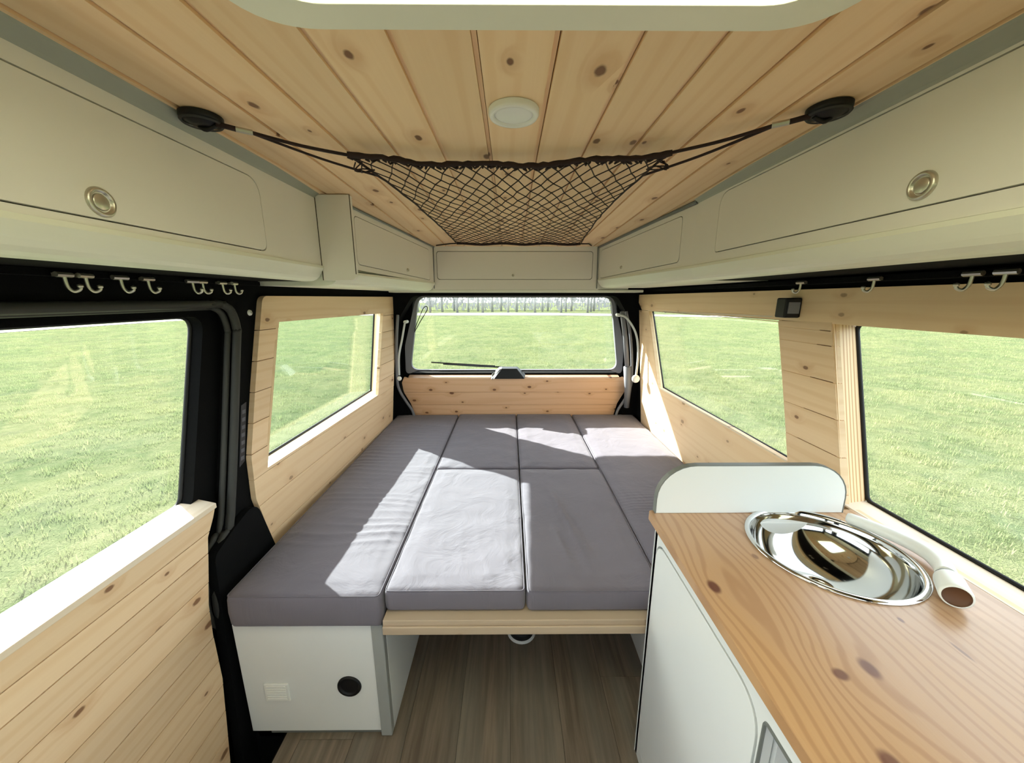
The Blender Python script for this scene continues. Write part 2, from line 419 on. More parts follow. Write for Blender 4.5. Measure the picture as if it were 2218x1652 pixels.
def grass_tufts():
    # short blades near the van, scattered by a geometry nodes tree; nobody could count them
    src = []
    for s in range(4):
        bm = bmesh.new(); rnd = random.Random(s)
        for k in range(26):
            x, y = rnd.uniform(-.10, .10), rnd.uniform(-.10, .10); a = rnd.uniform(0, 2 * PI); h = rnd.uniform(.022, .055); l = rnd.uniform(.0, .025); w = .0028
            dx, dy = math.cos(a), math.sin(a)
            p0 = bm.verts.new((x - dy * w, y + dx * w, -.004)); p1 = bm.verts.new((x + dy * w, y - dx * w, -.004))
            q0 = bm.verts.new((x - dy * w * .7 + dx * l * .4, y + dx * w * .7 + dy * l * .4, h * .6)); q1 = bm.verts.new((x + dy * w * .7 + dx * l * .4, y - dx * w * .7 + dy * l * .4, h * .6))
            t = bm.verts.new((x + dx * l, y + dy * l, h)); bm.faces.new((p0, p1, q1, q0)); bm.faces.new((q0, q1, t))
        me = bpy.data.meshes.new('tuft'); bm.to_mesh(me); bm.free(); me.materials.append(M['blade']); src.append(me)
    col = bpy.data.collections.new('tufts')
    for i, me in enumerate(src): o = bpy.data.objects.new('grass_tuft', me); col.objects.link(o)
    bm = bmesh.new()
    for (x0, x1, y0, y1) in ((-34, -1.1, -10, 36), (1.1, 36, -10, 36), (-1.1, 1.1, 2.8, 36)):
        vs = [bm.verts.new(p) for p in ((x0, y0, GZ), (x1, y0, GZ), (x1, y1, GZ), (x0, y1, GZ))]; bm.faces.new(vs)
    o = link('grass', bm, M['blade']); tag(o, kind='stuff', label='short green grass growing around the van', cat='grass')
    g = bpy.data.node_groups.new('scatter', 'GeometryNodeTree')
    g.interface.new_socket('Geometry', in_out='INPUT', socket_type='NodeSocketGeometry'); g.interface.new_socket('Geometry', in_out='OUTPUT', socket_type='NodeSocketGeometry')
    gi = g.nodes.new('NodeGroupInput'); go = g.nodes.new('NodeGroupOutput')
    d = g.nodes.new('GeometryNodeDistributePointsOnFaces'); 
    po = g.nodes.new('GeometryNodeInputPosition'); vm = g.nodes.new('ShaderNodeVectorMath'); vm.operation = 'LENGTH'; mr = g.nodes.new('ShaderNodeMapRange')
    for i, q in enumerate((9.0, 36.0, 80.0, 9.0)): mr.inputs[i + 1].default_value = q
    g.links.new(po.outputs[0], vm.inputs[0]); g.links.new(vm.outputs['Value'], mr.inputs[0]); g.links.new(mr.outputs[0], d.inputs['Density'])
    ci = g.nodes.new('GeometryNodeCollectionInfo'); ci.inputs['Collection'].default_value = col; ci.inputs['Separate Children'].default_value = True
    ip = g.nodes.new('GeometryNodeInstanceOnPoints'); ip.inputs['Pick Instance'].default_value = True
    rv = g.nodes.new('FunctionNodeRandomValue'); rv.data_type = 'FLOAT_VECTOR'; rv.inputs[0].default_value = (-.12, -.12, 0); rv.inputs[1].default_value = (.12, .12, 6.28)
    rs = g.nodes.new('FunctionNodeRandomValue'); rs.data_type = 'FLOAT'
    fl = [s for s in rs.inputs if s.type == 'VALUE' and s.enabled]; fl[0].default_value = .6; fl[1].default_value = 1.25
    g.links.new(gi.outputs[0], d.inputs[0]); g.links.new(d.outputs[0], ip.inputs['Points']); g.links.new(ci.outputs[0], ip.inputs['Instance'])
    g.links.new(rv.outputs[0], ip.inputs['Rotation']); g.links.new([s for s in rs.outputs if s.type == 'VALUE' and s.enabled][0], ip.inputs['Scale']); g.links.new(ip.outputs[0], go.inputs[0])
    m = o.modifiers.new('scatter', 'NODES'); m.node_group = g
grass_tufts()

def trees():
    rnd = random.Random(3); protos = []
    for s in range(4):
        h = rnd.uniform(7, 10); bm = bmesh.new()
        pts = [(rnd.uniform(-.06, .06) * k, rnd.uniform(-.06, .06) * k, h * k / 6) for k in range(7)]
        tube(bm, pts, [.15 * (1 - .13 * k) for k in range(7)], 7)
        for b in range(9):
            z = rnd.uniform(1.2, h * .9); a = rnd.uniform(0, 2 * PI); L = rnd.uniform(.25, .42); i = min(5, int(z / h * 6)); x0, y0 = pts[i][0], pts[i][1]
            tube(bm, [(x0, y0, z), (x0 + math.cos(a) * L * .5, y0 + math.sin(a) * L * .5, z + L * .35), (x0 + math.cos(a) * L, y0 + math.sin(a) * L, z + L * .9)], [.05, .03, .012], 5)
        me = bpy.data.meshes.new('tree'); bm.to_mesh(me); bm.free(); me.materials.append(M['bark'])
        for p in me.polygons: p.use_smooth = True
        bm = bmesh.new()
        for b in range(260):
            z = rnd.uniform(.9, h * 1.05); rr = rnd.uniform(.05, .28); a = rnd.uniform(0, 2 * PI); p = Vector((math.cos(a) * rr, math.sin(a) * rr, z)); d = Vector((rnd.uniform(-1, 1), rnd.uniform(-1, 1), rnd.uniform(.2, 1.4))).normalized() * rnd.uniform(.15, .3)
            s_ = d.cross(Vector((0, 0, 1))).normalized() * .018; bm.faces.new([bm.verts.new(q) for q in (p - s_, p + s_, p + d)])
        mt = bpy.data.meshes.new('twigs'); bm.to_mesh(mt); bm.free(); mt.materials.append(M['twig'])
        protos.append((me, mt))
    for i in range(38):
        me, mt = protos[i % 4]; o = bpy.data.objects.new('bare_tree', me); C.objects.link(o)
        x = -19 + 1.05 * i + rnd.uniform(-.1, .1); o.location = (x, (45.5, 48, 50.5)[i % 3] + rnd.uniform(-.3, .3), GZ + E); o.rotation_euler.z = rnd.uniform(0, 6.28)
        k = rnd.uniform(.85, 1.1); o.scale = (k, k, k)
        tag(o, 'bare pale grey tree in the row at the far edge of the meadow', 'tree', 'bare trees behind the meadow')
        t = bpy.data.objects.new('twigs', mt); C.objects.link(t); t.parent = o; t['kind'] = 'stuff'
trees()
def hedge():
    bm = bmesh.new(); rnd = random.Random(9)
    for k in range(5200):
        x = rnd.uniform(-36, 36); y = rnd.uniform(52.5, 56); z = rnd.uniform(0, 2.6) ; p = Vector((x, y, GZ + z)); a = rnd.uniform(0, PI); w = rnd.uniform(.06, .2)
        d = Vector((math.cos(a) * w, math.sin(a) * w * .3, 0)); u = Vector((rnd.uniform(-.1, .1), 0, rnd.uniform(.3, .8)))
        bm.faces.new([bm.verts.new(q) for q in (p - d, p + d, p + u)])
    tag(link('undergrowth', bm, M['twig']), 'pale tangle of undergrowth behind the bare trees', 'undergrowth', kind='stuff')
hedge()

# ================================================================== shell
def shell():
    # ceiling: backing board, planks, with the opening of the roof hatch
    hole = rrect(-.265, -.14, .335, .462, .06); co = [(-.80, -1.5), (.86, -1.5), (.86, 2.42), (-.80, 2.42)]
    ce = struct(plate('ceiling', co, [hole], fC, .010, .05, M['groove'], grid=([], [.95])), 'ceiling of knotty tongue and groove pine boards')
    js = [-.038 + .0985 * k for k in range(-7, 8)]
    out = [(-.575, -1.4), (.60, -1.4), (.60, 2.12), (-.575, 2.12)]
    base = tri2d(out, [hole])
    for a, b in zip(js, js[1:]):
        # each board: a flat face and a stepped tongue on one side, like profile boards
        P = clip(clip(base, 0, b - .0075, True), 0, a + .0008, False); P = cuts(P, 1, [.95])
        bm = solid(P, fC, random.uniform(-.0004, .0004), .009)
        Q = clip(clip(base, 0, b - .0008, True), 0, b - .0070, False); Q = cuts(Q, 1, [.95]); solid(Q, fC, .0042, .009, bm)
        link('plank', bm, M['ceil'], ce)
    # floor
    fz = lambda x, y, d: (x, y, -1.245 + d)
    fo = [(-.655, -1.4), (.83, -1.4), (.83, 2.36), (-.76, 2.36), (-.76, .86), (-.655, .86)]
    fl = struct(plate('floor', fo, [], fz, -.004, -.05, M['line']), 'floor of greyish brown wood effect vinyl planks')
    x = -.76; row = 0
    while x < .83:
        y = -1.4 - random.uniform(0, 1.0)
        while y < 2.36:
            y1 = y + 1.22
            P = tri2d(fo); P = clip(clip(P, 0, min(x + .152, .83) - .0005, True), 0, x + .0005, False); P = clip(clip(P, 1, y1 - .0005, True), 1, y + .0005, False)
            if P: link('plank', solid(P, fz, 0, -.004), M['vinyl'], fl)
            y = y1
        x += .152; row += 1
    st = struct(box('trim_step', -.86, -.655, -1.4, .86, -1.56, -1.50, M['black'], bevel=0), 'black footwell behind the sliding door')
    box('riser', -.662, -.655, -1.4, .86, -1.50, -1.25, M['black'], st, 0); box('end_riser', -.86, -.655, .86, .87, -1.50, -1.0, M['black'], st, 0)
    box('end_riser', -.86, -.655, -1.41, -1.4, -1.50, -1.0, M['black'], st, 0)
    # left body side
    door = [(-.55, -.016), (1.03, -.016), (1.066, -.035), (1.078, -.085), (1.065, -.14), (.94, -.59), (.905, -.637), (.874, -.675), (.846, -.78), (.846, -.85), (.874, -.925), (.860, -1.10), (.84, -1.50), (-.55, -1.50)]
    wl2 = [(1.232, -.036), (1.083, -.557), (2.135, -.557), (2.215, -.036)]
    wo_ = [(-1.4, -1.55), (2.42, -1.55), (2.42, .34), (-1.4, .34)]
    cabw = rrect(-1.3, -.5, -.75, .0, .05)
    wl_ = struct(plate('wall_left', wo_, [door[::-1], wl2, cabw], fL, .018, .085, M['black'], grid=(YG, ZG)), 'left side of the van, black carpet around pine boards')
    return door, wl_
door_out, wall_left = shell()

# pine lining behind the sliding door
lo = rpoly([(1.185, .006), (1.035, -.47), (1.028, -.60), (1.075, -.80), (1.075, -.95), (2.22, -.95), (2.235, -.75), (2.315, .006)], [.03, .06, .05, .05, 0, 0, .2, .01])
hin = [(1.245, -.078), (1.098, -.53), (2.01, -.53), (2.11, -.084)]
planks(lo, [hin], 1, [-.95, -.75, -.63, -.54], fL, 0, .016, M['wallq'], wall_left, grid=(YG, ZG), gap=.0012)
planks(lo, [hin], 1, [-.54, -.46, -.371, -.281, -.19, -.098, .02], fL, 0, .016, M['wall'], wall_left, grid=(YG, ZG), gap=.0022)

def reveals(name, inner, outer, f, dout, mats, label, order=('reveal', 'sill', 'reveal', 'reveal'), glassmat='glass', lap=.016, grown=.004):
    """window between four corners on the lining and four on the glass; thin boards join them"""
    w = struct(empty(name, f(*inner[1], 0)), label)
    for k in range(4):
        a, b = inner[k], inner[(k + 1) % 4]; c, d = outer[(k + 1) % 4], outer[k]
        cx = sum(p[0] for p in inner) / 4; cz = sum(p[1] for p in inner) / 4
        def off(p, t=.012):
            q = Vector((p[0] - cx, p[1] - cz)).normalized() * t; return (p[0] + q.x, p[1] + q.y)
        bm = bmesh.new(); hexa(bm, [f(*a, .0005), f(*b, .0005), f(*c, dout), f(*d, dout), f(*off(a), .0005), f(*off(b), .0005), f(*off(c), dout), f(*off(d), dout)])
        link(order[k], bm, mats[k], w)
    g = rpoly(outer, .02); 
    plate('glass', [(p[0], p[1]) for p in g], [], f, dout + .004, dout + .008, M[glassmat], w)
    cx = sum(p[0] for p in outer) / 4; cz = sum(p[1] for p in outer) / 4
    bm = bmesh.new(); tube(bm, [f(cx + (p[0] - cx) * .997, cz + (p[1] - cz) * .99, dout + .001) for p in g], .0055, 6, closed=True); link('gasket', bm, M['blackp'], w, smooth=True)
    return w
reveals('window_1', hin, [(1.25, -.050), (1.10, -.545), (2.12, -.535), (2.20, -.055)], fL, .085, [M['vert'], M['sill'], M['vert'], M['sill']], 'left rear window of the van in a pine surround', glassmat='tint')

# sliding door
def sliding_door():
    f = fL
    gl = rpoly([(-.45, -.048), (1.022, -.048), (.878, -.528), (-.45, -.528)], [.03, .035, .03, .03])
    out = [(-.60, .03), (1.11, .03), (1.10, -.10), (.97, -.60), (.90, -.70), (.90, -1.56), (-.60, -1.56)]
    d = struct(plate('door_1', out, [gl], f, .055, .093, M['black']), 'sliding side door, black with pine boards under its window')
    plate('glass', gl, [], f, .090, .094, M['glass'], d)
    bm = bmesh.new(); tube(bm, [f(p[0], p[1], .088) for p in gl], .006, 6, closed=True); link('gasket', bm, M['blackp'], d, smooth=True)
    sp = [p for p in door_out[1:13]]
    pts = smoothpts([f(-.5, -.016, .012), f(.93, -.016, .012), f(.99, -.016, .012)] + [f(p[0], p[1], .012) for p in sp], 4)
    bm = bmesh.new(); tube(bm, pts, .011, 8); link('door_seal', bm, M['rubber'], d, smooth=True)
    pts = smoothpts([f(-.5, -.024, .03), f(.93, -.024, .03), f(.985, -.024, .03)] + [f(p[0] - .012, p[1] - .008 * (i < 3), .03) for i, p in enumerate(sp)], 4)
    bm = bmesh.new(); tube(bm, pts, .008, 8); link('inner_seal', bm, M['rubber'], d, smooth=True)
    pan = rpoly([(-.5, -.528), (.884, -.528), (.868, -.56), (.842, -.60), (.806, -.77), (.80, -.86), (.80, -1.0), (.77, -1.262), (.765, -1.49), (-.5, -1.49)], [0, .004, .02, .02, .02, .02, .05, 0, 0, 0])
    j = [-1.49, -1.41, -1.33, -1.252, -1.174, -1.096, -1.018, -.942, -.866, -.790, -.714, -.640, -.588, -.52]
    planks(pan, [], 1, j, f, 0, .014, M['wall'], d, gap=.0022)
    plate('backing', pan, [], f, .0142, .05, M['groove'], d)
    bm = bmesh.new(); hexa(bm, [f(-.5, -.540, -.001), f(.884, -.540, -.001), f(.905, -.540, .088), f(-.5, -.540, .088), f(-.5, -.527, -.001), f(.884, -.527, -.001), f(.905, -.522, .088), f(-.5, -.522, .088)])
    link('sill', bm, M['sill'], d, bevel=.001)
sliding_door()

# right body side
def right_side():
    w2 = [(1.12, -.050), (2.29, -.050), (2.105, -.53), (.985, -.53)]; w3 = [(-.50, -.045), (1.008, -.045), (.872, -.53), (-.50, -.53)]
    wo_ = [(-1.4, -1.30), (2.42, -1.30), (2.42, .34), (-1.4, .34)]
    w = struct(plate('wall_right', wo_, [w2, w3, rrect(-1.3, -.5, -.75, .0, .05)], fR, .018, .1, M['black'], grid=(YG, ZG)), 'right side of the van, pine boards under a black header')
    plate('header_plank', rpoly([(-1.0, -.058), (2.21, -.070), (2.31, .018), (-1.0, .032)], [0, 0, .006, 0]), [], fR, -.001, .0175, M['wallq'], w, grid=(YG, []), bevel=.001)
    hr = [(1.15, -.03), (1.018, -.476), (1.96, -.476), (2.135, -.03)]
    lo = rpoly([(.99, -.0715), (1.00, -.476), (1.0, -.95), (2.20, -.95), (2.205, -.75), (2.255, -.071)], [0, 0, 0, 0, .1, 0])
    hr2 = [(1.15, -.0725), (1.018, -.476), (1.96, -.476), (2.118, -.0725)]
    planks(lo, [hr2], 1, [-.95, -.764, -.071], fR, 0, .0175, M['wallq'], w, gap=.0012, grid=(YG, ZG), name='panel')
    # pillar between the windows, horizontal boards
    pil = [(.955, -.062), (1.145, -.068), (1.012, -.49), (1.0, -.95), (.80, -.95), (.828, -.49)]
    planks(pil, [], 1, [-.95, -.84, -.75, -.66, -.57, -.48, -.392, -.302, -.212, -.122, -.084, -.05], fR, -.002, .0172, M['wall'], w, gap=.0022)
    reveals('window_2', [(1.15, -.06), (1.018, -.476), (1.96, -.476), (2.12, -.072)], [(1.15, -.066), (1.03, -.515), (2.09, -.512), (2.27, -.070)], fR, .085,
            [M['vert'], M['sill'], M['vert'], M['sill']], 'right rear window of the van with a splayed pine surround')
    reveals('window_3', [(-.45, -.058), (-.45, -.5), (.826, -.5), (.952, -.060)], [(-.47, -.060), (-.47, -.514), (.862, -.514), (.992, -.064)], fR, .095,
            [M['vert'], M['sill'], M['vertring'], M['sill']], 'large right side window beside the worktop', order=('reveal', 'sill', 'casing', 'reveal'))
    planks([(-1.0, -.5), (.80, -.5), (.80, -1.245), (-1.0, -1.245)], [], 1, [-1.245, -.87, -.5], fR, .004, .0175, M['wallq'], w, name='panel')
    return w
wall_right = right_side()

# back: pillars round the tailgate, tailgate with its glass
def back():
    op = rpoly([(-.665, -1.1), (-.665, -.75), (-.715, -.48), (-.69, -.15), (-.58, .012), (.64, .012), (.745, -.15), (.775, -.48), (.74, -.75), (.74, -1.1)], [0, .05, .05, .05, .06, .06, .05, .05, .05, 0])
    wb_ = struct(plate('wall_back', [(-.765, -1.30), (.865, -1.30), (.865, .34), (-.765, .34)], [op], fT, -.035, .10, M['black']), 'black body frame around the tailgate')
    fW = lambda x, z, d: (x, 2.48 + d, z)
    glo = rpoly([(-.598, .010), (.662, .010), (.745, -.485), (-.685, -.485)], [.06, .06, .05, .05])
    d = struct(plate('door_2', [(-.74, .06), (.80, .06), (.80, -1.2), (-.74, -1.2)], [glo], lambda x, z, d: (x, TY(z) + .071 if d < .1 else 2.51, z), .07, .22, M['black']), 'tailgate with a wide window, pine boards below it')
    plate('glass', glo, [], fW, .0, .004, M['glass'], d)
    bm = bmesh.new(); tube(bm, [fW(p[0], p[1], -.006) for p in glo], .008, 8, closed=True); link('gasket', bm, M['blackp'], d, smooth=True)
    # grey plastic trim: ring round the sides
    ro = rpoly([(-.575, .012), (.64, .012), (.735, -.30), (.738, -.495), (.66, -.4625), (-.60, -.4625), (-.683, -.495), (-.672, -.30)], [.07, .07, .2, .04, .05, .05, .04, .2])
    plate('window_trim', ro, [rpoly([(-.563, .004), (.628, .004), (.705, -.459), (-.649, -.459)], [.06, .06, .05, .05])], fT, .045, .07, M['greyp'], d, bevel=.004)
    pts = [(-.645, -.512), (-.683, -.50), (-.700, -.535), (-.694, -.60), (-.655, -.68), (-.625, -.78), (-.625, -.95), (.69, -.95), (.69, -.78), (.712, -.68), (.752, -.60), (.757, -.535), (.735, -.50), (.70, -.512)]
    pan = pts[::-1]
    planks(pan, [], 1, [-.95, -.78, -.69, -.602, -.49], fT, .0, .02, M['rear'], d, gap=.0016)
    bm = bmesh.new(); hexa(bm, [(-.66, TY(-.5) - .0, -.522), (.715, TY(-.5) - .0, -.522), (.72, 2.476, -.505), (-.67, 2.476, -.505), (-.66, TY(-.5), -.506), (.715, TY(-.5), -.506), (.72, 2.476, -.488), (-.67, 2.476, -.488)])
    link('ledge', bm, M['rear'], d)
    # seals along the lower corners
    for s, P in ((-1, [(-.672, -.10), (-.70, -.30), (-.715, -.50), (-.705, -.58), (-.672, -.65), (-.635, -.72), (-.622, -.80)]), (1, [(.70, -.08), (.745, -.25), (.775, -.48), (.768, -.58), (.74, -.65), (.705, -.72), (.692, -.80)])):
        bm = bmesh.new(); tube(bm, smoothpts([fT(x, z, -.045) for x, z in P], 5), .009, 8); link('door_seal', bm, M['greyp'], d, smooth=True)
    # inner handle: dark trapezoid with a bright bevelled end
    y = TY(-.47)
    bm = bmesh.new(); hexa(bm, [(-.105, y - .035, -.505), (.095, y - .035, -.505), (.105, y + .05, -.49), (-.115, y + .05, -.49), (-.055, y - .03, -.438), (.045, y - .03, -.438), (.05, y + .04, -.436), (-.06, y + .04, -.436)])
    h = link('handle', bm, M['blackp'], d, bevel=.005); h['label'] = 'dark trapezoid grab handle'
    bm = bmesh.new(); hexa(bm, [(-.122, y - .036, -.506), (-.100, y - .038, -.506), (-.100, y + .03, -.49), (-.122, y + .03, -.49), (-.066, y - .032, -.440), (-.050, y - .034, -.440), (-.050, y + .02, -.434), (-.066, y + .02, -.434)])
    link('handle_cap', bm, M['chrome'], d, bevel=.003)
    # gas strut along the right
    bm = bmesh.new(); tube(bm, [(.672, 2.24, -.08), (.705, 2.25, -.24), (.735, 2.27, -.42)], .014, 10); tube(bm, [(.735, 2.27, -.42), (.752, 2.28, -.56), (.755, 2.29, -.69)], [.024, .022, .016], 10)
    link('gas_strut', bm, M['greyp'], d, smooth=True)
    # wiper outside the glass
    bm = bmesh.new(); tube(bm, [(.0, 2.52, -.47), (-.2, 2.52, -.462), (-.46, 2.52, -.445)], .006, 6); tube(bm, [(-.10, 2.51, -.458), (-.54, 2.51, -.432)], .005, 6); link('wiper', bm, M['blackp'], d)
    bm = bmesh.new(); P = smoothpts([(-.60, 2.34, -.20), (-.565, 2.34, -.12), (-.535, 2.34, -.062), (-.515, 2.34, -.052), (-.512, 2.34, -.07), (-.53, 2.34, -.10), (-.56, 2.34, -.145), (-.60, 2.34, -.21)], 4); tube(bm, P, .0025, 6); link('cable_loop', bm, M['blackp'], d)
    for s, name, P, kn, r, lab in ((-1, 'curtain_cord', [(-.622, 2.22, -.14), (-.640, 2.20, -.24), (-.662, 2.19, -.34), (-.668, 2.19, -.455)], (-.667, 2.185, -.475), .014, 'thin white cord with a small white toggle left of the rear window'),
                                   (1, 'curtain_cord', [(.650, 2.22, -.100), (.685, 2.19, -.115), (.735, 2.16, -.20), (.755, 2.15, -.32), (.752, 2.15, -.455)], (.750, 2.145, -.470), .024, 'looping white cord ending in a round white knob right of the rear window')):
        t = thing(name, P[0], lab, 'cord'); bm = bmesh.new(); tube(bm, smoothpts(P, 6), .006, 8); link('cord', bm, M['cordw'], t, smooth=True)
        lobj('toggle', [(0, -r * .5), (r * .8, -r * .45), (r, 0), (r * .8, r * .45), (0, r * .5)], kn, (0, -1, .1), M['whitep'], t, 20)
        lobj('cord_anchor', [(0, 0), (.010, 0), (.010, .05), (0, .05)], P[0], (0, 1, 0), M['whitep'], t, 12)
back()
# front of the cab, behind the camera
wf = struct(plate('wall_front', [(-.90, -1.30), (.95, -1.30), (.95, .34), (-.90, .34)], [rrect(-.72, -.42, .76, .14, .08)], lambda x, z, d: (x, -1.4 - d, z), 0, .05, M['black']), 'front end of the van with the windscreen opening')
plate('glass', rrect(-.72, -.42, .76, .14, .08), [], lambda x, z, d: (x, -1.4 - d, z), .02, .025, M['glass'], wf)

# ================================================================== overhead cabinets
def face(t, f, outer, door, rad, th=.016):
    hole = rpoly(door, rad, 8)
    cx = sum(p[0] for p in door) / 4; cz = sum(p[1] for p in door) / 4
    def grow(l, g): return [(p[0] + math.copysign(g, p[0] - cx), p[1] + math.copysign(g, p[1] - cz)) for p in l]
    plate('face_frame', outer, [rpoly(grow(door, .0024), rad, 8)], f, 0, th, M['white'], t)
    plate('gap_backing', rpoly(grow(door, .006), rad, 8), [], f, th * .6, th * .6 + .003, M['line'], t)
    return plate('door', hole, [], f, -.0005, th * .55, M['white'], t, bevel=.0012)
def knob(t, p, ax, r=.019):
    k = lobj('lock', [(0, .0035), (r * .50, .0035), (r * .56, .0025), (r * .58, -.001), (r * .66, -.001), (r * .7, .0045), (r * .86, .006), (r, .003), (r, -.003)], p, ax, M['metal'], t, 28)
    return k
def lip_profile(s, x0, xw):
    # curved moulding under the face, from the face bottom out to the wall; s = side
    P = [(x0, .096)]
    for k in range(0, 7):
        a = k / 6 * PI / 2; P.append((x0 + s * (.004 + .036 * math.sin(a)), .090 - .040 * (1 - math.cos(a)) ))
    return P
def run(bm, A, B, prof):      # sweep an (offset, z) profile between plan points
    a = [bm.verts.new((A[0] + A[2] * u, A[1], v)) for u, v in prof]; b = [bm.verts.new((B[0] + B[2] * u, B[1], v)) for u, v in prof]
    for i in range(len(prof)): j = (i + 1) % len(prof); bm.faces.new((a[i], a[j], b[j], b[i]))
    bm.faces.new(a[::-1]); bm.faces.new(b)
LIP = [(.001, .0955), (-.004, .0945), (-.005, .087), (.000, .078), (.006, .068), (.012, .060), (.020, .054), (.032, .050), (.05, .0485), (.25, .0485), (.25, .0955)]
LIPS = LIP[:-2] + [(.056, .0485), (.056, .0955)]
COVE = [(-.022, .3005), (-.019, .297), (-.004, .2865), (0.0, .2825), (.03, .2825), (.03, .3005)]
# left front
t = thing('overhead_cabinet', (-.60, .3, .05), 'long white overhead cabinet on the left, above the sliding door', 'cabinet')
fA = lambda y, z, d: (-.566 - d, y, z)
face(t, fA, [(-1.0, .095), (1.165, .095), (1.165, .283), (-1.0, .283)], [(-.30, .107), (.912, .107), (.912, .258), (-.30, .258)], [.03, .022, .04, .03])
knob(t, (-.5665, .556, .129), (1, 0, 0), .0195)
bm = bmesh.new(); run(bm, (-.566, -1.0, -1), (-.566, 1.165, -1), LIPS); link('moulding', bm, M['cream'], t, smooth=False, bevel=0)
bm = bmesh.new(); run(bm, (-.566, -1.0, -1), (-.566, 1.165, -1), COVE); link('cove_strip', bm, M['cove'], t)
box('carcass', -.80, -.585, -1.0, 1.16, .096, .282, M['white'], t, 0)
e_ = lambda x, z, d: (x, 1.166 + d, z)
plate('end_panel', rpoly([(-.566, .052), (-.466, .052), (-.466, .292), (-.566, .292)], [.004, .018, .002, .002]), [], e_, 0, .020, M['white'], t, bevel=.002)
bm = bmesh.new(); tube(bm, [(-.4655, 1.167, .07), (-.4655, 1.167, .292)], .0014, 6); tube(bm, [(-.5655, 1.1655, .052), (-.5655, 1.1655, .29)], .0014, 6); link('edge_strip', bm, M['line'], t)
# left rear
t = thing('overhead_cabinet', (-.55, 1.6, .05), 'short white overhead cabinet above the left rear window, past the end panel', 'cabinet')
def fB(y, z, d): return (-.53 + .128 * (y - 1.18) - d, y, z - max(0, y - 1.1) * .02)
face(t, fB, [(1.19, .096), (2.09, .096), (2.09, .292), (1.19, .292)], [(1.31, .116), (2.03, .112), (2.03, .262), (1.31, .268)], .02)
knob(t, fB(1.73, .135, -.0005), (1, -.128, 0), .007)
bm = bmesh.new(); run(bm, (-.53, 1.19, -1), (-.4135, 2.09, -1), [(u, v - .012) for u, v in LIP]); link('moulding', bm, M['cream'], t)
bm = bmesh.new(); hexa(bm, [(-.80, 1.19, .09), (-.80, 2.09, .08), (-.436, 2.09, .08), (-.552, 1.19, .09), (-.80, 1.19, .29), (-.80, 2.09, .265), (-.436, 2.09, .265), (-.552, 1.19, .29)]); link('carcass', bm, M['white'], t)
bm = bmesh.new(); tube(bm, [(-.525, 1.19, .2895), (-.408, 2.10, .2665)], .004, 6); link('cove_strip', bm, M['edge'], t)
# right: one long cabinet that turns in slightly towards the back
t = thing('overhead_cabinet', (.65, .6, .05), 'long white overhead cabinet along the whole right side with two doors', 'cabinet')
fD = lambda y, z, d: (.578 + d, y, z)
def fE(y, z, d): return (.578 - .107 * (y - 1.22) + d, y, z - max(0, y - 1.1) * .018)
face(t, fD, [(-1.0, .100), (1.22, .100), (1.22, .283), (-1.0, .283)], [(-.30, .126), (1.092, .126), (1.092, .276), (-.30, .276)], [.03, .012, .04, .03])
face(t, fE, [(1.22, .100), (2.09, .100), (2.09, .2835), (1.22, .2835)], [(1.30, .122), (2.06, .122), (2.06, .262), (1.30, .266)], .018)
knob(t, (.5775, .560, .153), (-1, 0, 0), .019); knob(t, fE(1.78, .150, -.0005), (-1, -.107, 0), .007)
for A, B, dz in (((.578, -1.0, 1), (.578, 1.22, 1), 0), ((.578, 1.22, 1), (.485, 2.09, 1), 0)):
    bm = bmesh.new(); run(bm, A, B, [(u, v + .0045) for u, v in (LIPS if A[1] < 0 else LIP)]); link('moulding', bm, M['cream'], t)
bm = bmesh.new(); run(bm, (.578, -1.0, 1), (.578, 1.22, 1), COVE); link('cove_strip', bm, M['cove'], t)
bm = bmesh.new(); tube(bm, [(.575, 1.22, .288), (.482, 2.10, .267)], .006, 6); link('cove_strip', bm, M['edge'], t)
box('carcass', .598, .83, -1.0, 1.2, .105, .282, M['white'], t, 0)
bm = bmesh.new(); hexa(bm, [(.598, 1.2, .09), (.50, 2.09, .085), (.80, 2.09, .085), (.83, 1.2, .09), (.598, 1.2, .28), (.50, 2.09, .262), (.80, 2.09, .262), (.83, 1.2, .28)]); link('carcass', bm, M['white'], t)
# rear
t = thing('overhead_cabinet', (.03, 2.2, .04), 'small white overhead cabinet across the back above the rear window', 'cabinet')
fG = lambda x, z, d: (x, 2.098 + d, z)
face(t, fG, [(-.428, .044), (.488, .044), (.488, .273), (-.428, .273)], [(-.394, .100), (.450, .100), (.450, .243), (-.394, .243)], .016)
knob(t, (.018, 2.0975, .121), (0, -1, 0), .007)
box('carcass', -.60, .66, 2.116, 2.25, .046, .268, M['white'], t, 0)
box('bottom_board', -.672, .745, 2.11, 2.255, .030, .044, M['cream'], t, .003)
for xa, xb in ((-.414, -.410), (.479, .476)):
    bm = bmesh.new(); tube(bm, [(xa, 2.0945, .05), (xb, 2.0945, .268)], .0025, 6); link('corner_strip', bm, M['edge'], t)

# roof hatch
t = thing('roof_hatch', (.035, .16, .285), 'white framed roof hatch with rounded corners in the pine ceiling', 'hatch')
fH = lambda x, y, d: (x, y, .288 + d)
plate('frame', rrect(-.287, -.165, .357, .4835, .085, 10), [rrect(-.235, -.11, .305, .447, .05, 8)], fH, 0, .0118, M['cream'], t, bevel=.004)
plate('shaft', rrect(-.252, -.127, .322, .455, .055, 8), [rrect(-.235, -.11, .305, .447, .05, 8)], fH, .012, .09, M['cream'], t)
plate('dome', rrect(-.262, -.137, .332, .460, .05, 8), [], fH, .0915, .096, M['milky'], t)
